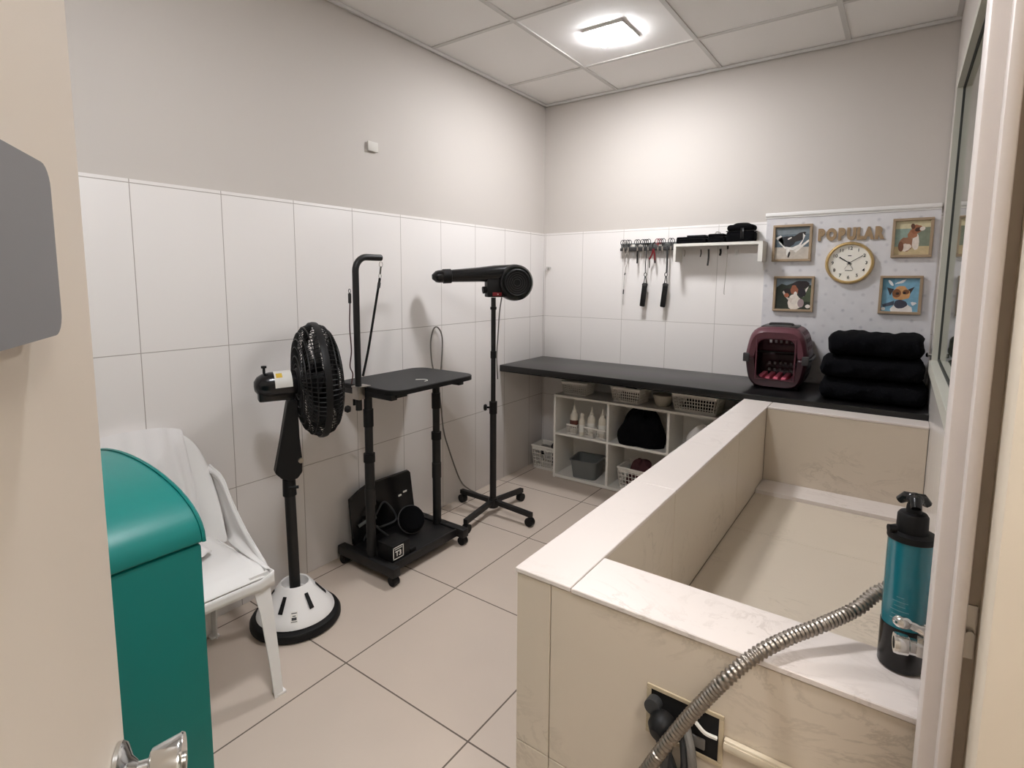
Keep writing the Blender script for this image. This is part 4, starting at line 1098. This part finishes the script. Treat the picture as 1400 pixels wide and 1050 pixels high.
# ------------------------------------------------------------------ wallpaper panel with its rail
wp = thing('wallpaper_panel', 'pale tufted-pattern wallpaper panel hung behind the clock', 'panel', (1.885, -0.003, 0.796))
b = B(); b.box((1.492, -0.006, 0.796), (RX-0.008, -0.0006, 1.722)); b.make('sheet', 'banner', wp, smooth=0)
b = B(); b.box((1.485, -0.016, 1.722), (RX-0.008, -0.0006, 1.742), bevel=0.003); b.box((1.485, -0.010, 1.712), (RX-0.008, -0.0062, 1.722), bevel=0.001); b.make('top_rail', 'white_pl', wp)

def blob(cx, cz, rx, rz, a=0.0, n=20, j=0.0, seed=0):
    rnd = random.Random(seed); ph = rnd.uniform(0, 6)
    pts = []
    for k in range(n):
        t = 2*PI*k/n; r = 1+j*math.sin(3*t+ph)+j*0.6*math.sin(7*t+2*ph)
        x, z = rx*r*math.cos(t), rz*r*math.sin(t)
        pts.append((cx+x*math.cos(a)-z*math.sin(a), cz+x*math.sin(a)+z*math.cos(a)))
    return pts
PAL = {}
def pm(c):
    if c not in PAL: PAL[c] = mat('print_%02x%02x%02x' % c, c, 0.5, var=0.28, scale=45)
    return PAL[c]
def picture(x0, x1, z0, z1, label, shapes, rot=0.0):
    t = thing('framed_picture', label, 'picture', ((x0+x1)/2, -0.0065, (z0+z1)/2))
    t.rotation_euler = (0, rot, 0)
    w, h = (x1-x0)/2, (z1-z0)/2; f = 0.013
    b = B()
    for lo, hi in (((-w, h-f), (w, h)), ((-w, -h), (w, -h+f)), ((-w, -h+f), (-w+f, h-f)), ((w-f, -h+f), (w, h-f))):
        b.box((lo[0], -0.018, lo[1]), (hi[0], -0.0005, hi[1]), bevel=0.0015, seg=1)
    b.make('frame', 'wood', t, local=True)
    b = B(); mats = []
    iw, ih = w-f, h-f
    for i, (col, pts) in enumerate(shapes):
        m = pm(col)
        if m not in mats: mats.append(m)
        b.mi = mats.index(m)
        y = -0.004-0.00012*i
        b.poly([(max(-1, min(1, x))*iw, y, max(-1, min(1, z))*ih) for x, z in pts])
    b.make('print', mats, t, local=True, smooth=0)
    return t
R_ = lambda x0, x1, z0, z1: [(x0, z0), (x1, z0), (x1, z1), (x0, z1)]
picture(1.530, 1.726, 1.470, 1.672, 'framed photo of a black and white dog on sand, upper left', [
    ((92, 104, 112), R_(-1, 1, -1, 1)), ((190, 180, 168), R_(-1, 1, -1, -0.25)), ((120, 128, 132), R_(-1, 1, 0.55, 1)),
    ((40, 40, 44), blob(-0.25, 0.1, 0.5, 0.36, 0.25, 20, 0.08, 1)), ((44, 38, 36), blob(0.35, 0.35, 0.5, 0.22, 0.5, 20, 0.1, 2)),
    ((228, 224, 218), [(-1, 0.35), (-0.7, 0.5), (-0.6, 0.42), (-0.85, 0.3), (-0.75, 0.0), (-0.4, -0.35), (0.1, -0.45), (0.5, -0.2), (0.75, 0.45), (0.6, 0.6), (0.62, 0.2), (0.4, -0.1), (0.0, -0.28), (-0.45, -0.2), (-0.72, 0.1)]),
    ((230, 226, 220), blob(-0.2, -0.6, 0.12, 0.28, 0.2)), ((52, 44, 42), blob(-0.15, -0.72, 0.07, 0.2, -0.2)), ((226, 220, 212), [(0.1, -0.5), (0.95, 0.2), (1, 0.1), (0.25, -0.6)]), ((226, 220, 212), blob(-0.15, 0.3, 0.14, 0.05, 0.5))])
picture(2.082, 2.248, 1.481, 1.675, 'framed photo of a sitting brown and white dog, upper right', [
    ((206, 196, 160), R_(-1, 1, -1, 1)), ((140, 158, 146), R_(-1, 0.1, -0.55, 0.55)), ((122, 130, 112), R_(0.1, 1, -0.55, 0.6)), ((196, 176, 136), R_(-1, 1, -1, -0.5)),
    ((150, 108, 82), blob(-0.3, -0.35, 0.42, 0.42, 0.5, 20, 0.08, 3)), ((220, 206, 192), blob(-0.32, -0.55, 0.3, 0.22, 0.2, 20, 0.1, 4)), ((222, 210, 198), blob(0.22, -0.25, 0.2, 0.48, 0.0, 20, 0.06, 5)),
    ((164, 112, 80), blob(0.0, 0.22, 0.28, 0.26, 0.6, 20, 0.1, 6)), ((150, 96, 66), blob(0.22, 0.5, 0.34, 0.26, 0.2, 20, 0.1, 7)), ((70, 46, 36), blob(0.3, 0.48, 0.18, 0.12, 0.2)), ((226, 214, 202), blob(0.55, 0.52, 0.16, 0.12, 0.2)), ((92, 58, 42), blob(0.0, 0.68, 0.12, 0.16, 0.3)), ((120, 78, 56), blob(-0.62, -0.5, 0.16, 0.3, 0.1))])
picture(1.549, 1.751, 1.191, 1.388, 'framed photo of a brown and white dog on dark green, lower left', [
    ((44, 50, 40), R_(-1, 1, -1, 1)), ((112, 124, 132), [(-1, 1), (1, 1), (1, 0.55), (0.2, 0.8), (-0.4, 0.55), (-0.7, 0.65), (-1, 0.4)]), ((74, 84, 62), R_(0.5, 1, -0.5, 0.4)),
    ((40, 32, 32), blob(0.35, 0.55, 0.5, 0.3, 0.25, 20, 0.08, 8)), ((38, 30, 28), blob(-0.35, 0.15, 0.3, 0.2, 0.2)), ((226, 216, 204), blob(0.1, -0.55, 0.4, 0.5, 0.1, 20, 0.08, 9)), ((210, 196, 184), [(-0.62, 0.1), (-0.5, -0.15), (-0.1, -0.6), (0.0, -0.3), (-0.3, -0.25), (-0.56, 0.2)]),
    ((152, 92, 66), blob(0.05, 0.25, 0.22, 0.3, 0.2, 20, 0.1, 10)), ((176, 104, 76), blob(-0.38, -0.1, 0.14, 0.14)), ((228, 220, 210), [(0.5, -0.1), (0.7, 0.35), (0.85, 0.5), (0.78, 0.3), (0.6, -0.2)]), ((40, 34, 40), blob(0.48, 0.1, 0.22, 0.3, 0.3)), ((160, 140, 140), blob(0.45, -0.6, 0.18, 0.28)), ((226, 220, 212), blob(0.85, -0.8, 0.14, 0.12)), ((30, 24, 22), blob(0.12, -0.18, 0.06, 0.05)), ((224, 214, 204), blob(0.12, -0.05, 0.1, 0.2))])
picture(2.047, 2.225, 1.195, 1.390, 'framed photo of a wet tan dog in a blue bath, lower right', [
    ((120, 166, 190), R_(-1, 1, -1, 1)), ((96, 146, 168), R_(-1, -0.35, 0.3, 1)), ((226, 220, 216), blob(0.1, -0.85, 0.6, 0.4, 0, 20, 0.1, 11)), ((52, 46, 50), [(-0.75, 0.45), (-0.35, 0.35), (-0.55, -0.05)]), ((60, 50, 48), [(0.75, 0.5), (0.35, 0.3), (0.5, 0.0)]),
    ((200, 150, 100), blob(0.05, 0.1, 0.48, 0.42, 0, 20, 0.08, 12)), ((132, 84, 52), blob(-0.2, 0.1, 0.24, 0.26)), ((120, 76, 48), blob(0.3, 0.18, 0.18, 0.14)), ((50, 36, 30), blob(-0.15, 0.08, 0.1, 0.08)), ((46, 34, 30), blob(0.22, 0.12, 0.09, 0.07)),
    ((64, 64, 78), blob(0.05, -0.55, 0.36, 0.26, 0, 20, 0.05, 13)), ((70, 78, 92), [(-0.95, -0.6), (-0.3, -0.35), (-0.3, -0.6), (-0.9, -0.75)]), ((236, 234, 230), blob(-0.55, 0.72, 0.22, 0.08, -0.9)), ((236, 234, 230), blob(0.75, -0.5, 0.14, 0.1, 0, 20, 0.2, 14)), ((236, 234, 230), blob(0.0, 0.78, 0.3, 0.07, 0.4, 20, 0.2, 15)), ((238, 236, 232), blob(-0.88, -0.85, 0.12, 0.1))])

# wooden letters
WORD = [('P', 1.775, 'first wooden letter P of the word over the clock'), ('O', 1.823, 'round wooden letter O over the clock'), ('P', 1.869, 'second wooden letter P, between the O and the U'), ('U', 1.914, 'wooden letter U in the middle of the word over the clock'), ('L', 1.952, 'wooden letter L between the U and the A'), ('A', 1.990, 'pointed wooden letter A over the clock'), ('R', 2.034, 'wooden letter R ending the word over the clock')]
for ch, x, l in WORD:
    b = B(); text_mesh(b, ch, 0.078, (x-0.008, -0.0105, 1.607), (0.70, 0, 0), (0, 0, 1), 0.008, 0.0062)
    o = b.make('wooden_letter', 'wood_l', smooth=0); tag(o, l, 'letter', 'wooden letters over the clock')

# clock
ck = thing('wall_clock', 'round wall clock with a gold rim under the wooden letters', 'clock', (1.906, -0.0065, 1.457))
CP = Vector((1.906, -0.0068, 1.457)); CR = 0.110
b = B(); b.lathe([(CR-0.015, 0.0), (CR, 0.0), (CR+0.001, 0.012), (CR-0.004, 0.024), (CR-0.010, 0.026), (CR-0.013, 0.019), (CR-0.015, 0.012), (CR-0.015, 0.0)], CP, (0, -1, 0), 64); b.make('rim', 'gold', ck)
b = B(); b.lathe([(0, 0.011), (CR-0.0145, 0.011)], CP, (0, -1, 0), 64); b.make('dial', 'clockface', ck)
b = B()
for k in range(1, 13):
    a = 2*PI*k/12
    text_mesh(b, str(k), 0.0235, CP+Vector((math.sin(a)*0.076, -0.0118, math.cos(a)*0.076)), (1, 0, 0), (0, 0, 1), 0.0006, 0.0003)
b.make('numerals', 'ink', ck, smooth=0)
def hand(name, ang, L, w0, w1, y, m, tail=0.012):
    a = math.radians(ang); d = Vector((math.sin(a), 0, math.cos(a))); p = Vector((math.cos(a), 0, -math.sin(a)))
    b = B(); q = CP+Vector((0, y, 0)); b.prism([q-d*tail-p*w0, q-d*tail+p*w0, q+d*L+p*w1, q+d*L-p*w1], (0, -0.0006, 0)); b.make(name, m, ck, smooth=0)
hand('hour_hand', 304, 0.055, 0.0018, 0.0032, -0.0135, 'ink')
hand('minute_hand', 57, 0.070, 0.0014, 0.0014, -0.0145, 'ink')
hand('second_hand', 152, 0.042, 0.0007, 0.0007, -0.0155, 'ink')
hand('alarm_hand', 212, 0.040, 0.0005, 0.0005, -0.0128, 'grey_d', 0.0)
b = B(); b.lathe([(0, -0.017), (0.006, -0.017), (0.006, -0.011)], CP, (0, 1, 0), 16); b.make('hand_boss', 'ink', ck)
b = B()
for k in range(-2, 3): b.box(CP+Vector((k*0.007-0.002, -0.0122, -0.041)), CP+Vector((k*0.007+0.002, -0.0116, -0.037)))
b.box(CP+Vector((-0.008, -0.0122, 0.036)), CP+Vector((0.008, -0.0116, 0.040)))
b.make('dial_print', 'grey_d', ck, smooth=0)

# ------------------------------------------------------------------ water filter, taps, hose
WF = Vector((2.182, -2.464, 0)); FR = 0.0295
wf = thing('water_filter', 'teal and black cylindrical water filter standing on the bath rim', 'water filter', (WF.x, WF.y, TZ+0.001))
zb_ = TZ+0.001
b = B(); b.lathe([(0, 0), (FR-0.003, 0), (FR, 0.003), (FR, 0.070), (0, 0.070)], WF+Vector((0, 0, zb_)), seg=40); b.make('base_cup', 'black_g', wf)
b = B(); b.lathe([(FR-0.0005, 0.0705), (FR-0.0005, 0.204), (0, 0.204)], WF+Vector((0, 0, zb_)), seg=40); bd = b.make('canister', 'teal_fl', wf)
b = B()
for k in range(7):
    zz = zb_+0.078+k*0.007; w_ = (0.30, 0.5, 0.42, 0.5, 0.3, 0.42, 0.2)[k]
    b.grid(lambda u, v: (WF.x+(FR+0.0002)*math.cos(-PI/2-0.25+(u-0.5)*w_*1.6), WF.y+(FR+0.0002)*math.sin(-PI/2-0.25+(u-0.5)*w_*1.6), zz+v*0.0012), 8, 1)
b.make('fine_print', 'teal_print', bd)
b = B(); b.lathe([(0, 0.2045), (FR+0.001, 0.2045), (FR+0.001, 0.214), (0.020, 0.216), (0.0195, 0.241), (0.017, 0.245), (0.010, 0.246), (0.009, 0.257), (0, 0.257)], WF+Vector((0, 0, zb_)), seg=32); b.make('cap', 'black', wf)
b = B(); c_ = WF+Vector((0, 0, zb_+0.266))
for a in (0.6, 2.7, 4.8):
    d = Vector((math.cos(a), math.sin(a), 0)); b.tube([c_, c_+d*0.012, c_+d*0.020-Vector((0, 0, 0.008))], [0.0095, 0.008, 0.006], 10)
b.ball(c_, 0.012, 1, 1, 0.8); b.make('top_knob', 'black_g', wf)
b = B(); b.cyl(WF+Vector((-0.020, -0.012, zb_+0.219)), WF+Vector((-0.029, -0.016, zb_+0.219)), 0.006, seg=12); b.make('vent_button', 'black', wf)
# two chrome valves that come out of the side
vy = -2.545
tp = thing('valve_pair', 'pair of chrome valves on the doorway side of the water filter', 'tap', (2.20, vy, 0.84))
b = B(); b.tube(spline([(2.262, vy, 0.874), (2.225, vy, 0.876), (2.200, vy-0.002, 0.880), (2.180, vy-0.004, 0.884)], 5), [0.0075]*11+[0.006]*5, 14); b.ball((2.178, vy-0.004, 0.884), 0.011, 1.1, 0.8, 0.8); b.make('lever', 'chrome', tp)
b = B(); b.cyl((2.202, vy, 0.876), (2.215, vy, 0.876), 0.012, seg=6); b.make('lever_nut', 'chrome', tp)
b = B(); b.lathe([(0.0085, 0.0), (0.0135, 0.0), (0.0145, 0.004), (0.0135, 0.016), (0.011, 0.018), (0.011, 0.034), (0, 0.034)], (2.170, vy-0.004, 0.851), (1, 0.15, 0), 28); b.lathe([(0, 0.03), (0.0085, 0.03), (0.0085, 0.0)], (2.170, vy-0.004, 0.851), (1, 0.15, 0), 20); b.make('outlet', 'chrome', tp)
b = B(); b.lathe([(0, 0.004), (0.0083, 0.004)], (2.170, vy-0.004, 0.851), (1, 0.15, 0), 20); b.make('bore_shade', 'hole', tp)  # dark disc painting the shade inside the outlet
b = B(); b.cyl((2.196, vy, 0.853), (2.214, vy, 0.853), 0.0155, seg=6); b.cyl((2.214, vy, 0.853), (2.265, vy, 0.853), 0.009, seg=16); b.make('outlet_nut', 'chrome', tp)
b = B(); b.tube([(2.262, vy, 0.80), (2.262, vy, 0.90)], 0.010, 14); b.make('riser_pipe', 'chrome', tp)

# corrugated hose over the bath rim
hp = spline([(2.235, -2.405, 0.885), (2.19, -2.405, 0.880), (2.150, -2.42, 0.858), (2.120, -2.45, 0.831), (2.075, -2.50, 0.811), (2.039, -2.54, 0.799), (2.004, -2.592, 0.787), (1.973, -2.622, 0.756), (1.937, -2.634, 0.701), (1.902, -2.642, 0.640), (1.864, -2.648, 0.564), (1.82, -2.65, 0.46), (1.79, -2.65, 0.33), (1.80, -2.66, 0.16), (1.86, -2.68, 0.03), (1.93, -2.70, 0.0135)], 14)
dense = []
acc = 0.0
for a, c in zip(hp, hp[1:]):
    n = max(1, int((c-a).length/0.0016))
    for k in range(n): dense.append(a.lerp(c, k/n))
dense.append(hp[-1])
b = B(); b.tube(dense, [0.0114 if (i//2) % 2 == 0 else 0.0094 for i in range(len(dense))], 12)
tag(b.make('metal_hose', 'hose', smooth=50), 'ribbed metal shower hose hanging over the front bath rim', 'hose')

# opening in the front tiling with tangled plugs, and the trunking
HX0, HX1, HZ0, HZ1 = 1.834, 1.950, 0.562, 0.640
ob_ = thing('outlet_box', 'broken-out socket opening in the front of the tiled bath', 'outlet', ((HX0+HX1)/2, ty0, HZ0))
yf = ty0-0.001
b = B()
e = 0.008
for lo, hi in (((HX0-e, HZ1), (HX1+e, HZ1+e)), ((HX0-e, HZ0-e), (HX1+e, HZ0)), ((HX0-e, HZ0), (HX0, HZ1)), ((HX1, HZ0), (HX1+e, HZ1))): b.box((lo[0], yf-0.0035, lo[1]), (hi[0], yf, hi[1]), bevel=0.001, seg=1)
b.make('surround', 'plaster', ob_)
b = B(); b.box((HX0, yf-0.0015, HZ0), (HX1, yf, HZ1)); b.make('shade_plate', 'hole', ob_, smooth=0)  # flat dark plate gives the opening its shade, no recess behind
b = B(); b.tube(spline([(1.948, yf-0.004, 0.605), (1.930, yf-0.012, 0.612), (1.912, yf-0.014, 0.628), (1.902, yf-0.006, 0.628)], 6), 0.0035, 6); b.make('loose_wire', 'label', ob_)
b = B(); b.box((1.905, yf-0.006, 0.572), (1.930, yf-0.0016, 0.592), bevel=0.003); b.make('socket_module', 'cable', ob_)
t = thing('plug_cluster', 'tangle of black plugs and thick cables hanging from the socket opening', 'cable', (1.88, yf-0.02, 0.50))
b = B(); b.lathe([(0, 0), (0.020, 0), (0.025, 0.012), (0.022, 0.028), (0.012, 0.038), (0, 0.039)], (1.869, yf-0.014, 0.607), (-0.2, -0.9, -0.3), 24); b.make('plug', 'black', t)
b = B(); b.lathe([(0, 0), (0.013, 0), (0.014, 0.018), (0, 0.02)], (1.8435, yf-0.006, 0.622), (0, -1, 0), 20); b.make('plug', 'cable_d', t)
b = B(); b.tube(spline([(1.872, yf-0.036, 0.602), (1.862, yf-0.030, 0.575), (1.872, yf-0.018, 0.545), (1.884, yf-0.014, 0.50), (1.880, yf-0.014, 0.40), (1.86, yf-0.014, 0.20), (1.86, yf-0.014, 0.01)], 8), 0.0075, 10); b.make('cable', 'cable_d', t)
b = B(); b.tube(spline([(1.895, yf-0.014, 0.60), (1.902, yf-0.022, 0.575), (1.905, yf-0.024, 0.54), (1.896, yf-0.016, 0.50), (1.888, yf-0.030, 0.47), (1.872, yf-0.028, 0.52), (1.880, yf-0.034, 0.585), (1.894, yf-0.02, 0.60)], 8), 0.0085, 10); b.make('cable', 'cable_d', t)
b = B(); b.tube(spline([(1.90, yf-0.014, 0.61), (1.915, yf-0.030, 0.58), (1.918, yf-0.030, 0.53), (1.905, yf-0.032, 0.49), (1.897, yf-0.030, 0.44), (1.90, yf-0.02, 0.30), (1.90, yf-0.012, 0.01)], 8), 0.0075, 10); b.make('cable', 'cable', t)
t = thing('cable_trunking', 'cream plastic cable trunking running right from the socket opening', 'trunking', (2.1, yf, 0.60))
b = B(); b.box((HX1+0.010, yf-0.010, 0.594), (XR, yf, 0.614), bevel=0.002); b.make('duct', 'trunk', t)
b = B(); b.box((HX1+0.010, yf-0.0125, 0.5975), (XR, yf-0.0101, 0.6105), bevel=0.001); b.make('cover', 'trunk', t)

# small tap knob on the side wall above the towels
b = B(); b.cyl((RX-0.0065, -0.33, 1.030), (RX-0.020, -0.33, 1.030), 0.006, seg=12); b.lathe([(0, 0), (0.009, 0), (0.011, 0.005), (0.008, 0.011), (0, 0.012)], (RX-0.018, -0.33, 1.030), (-1, 0, 0), 18)
tag(b.make('wall_tap', 'chrome'), 'small chrome tap knob on the window wall beside the towel stack', 'tap')
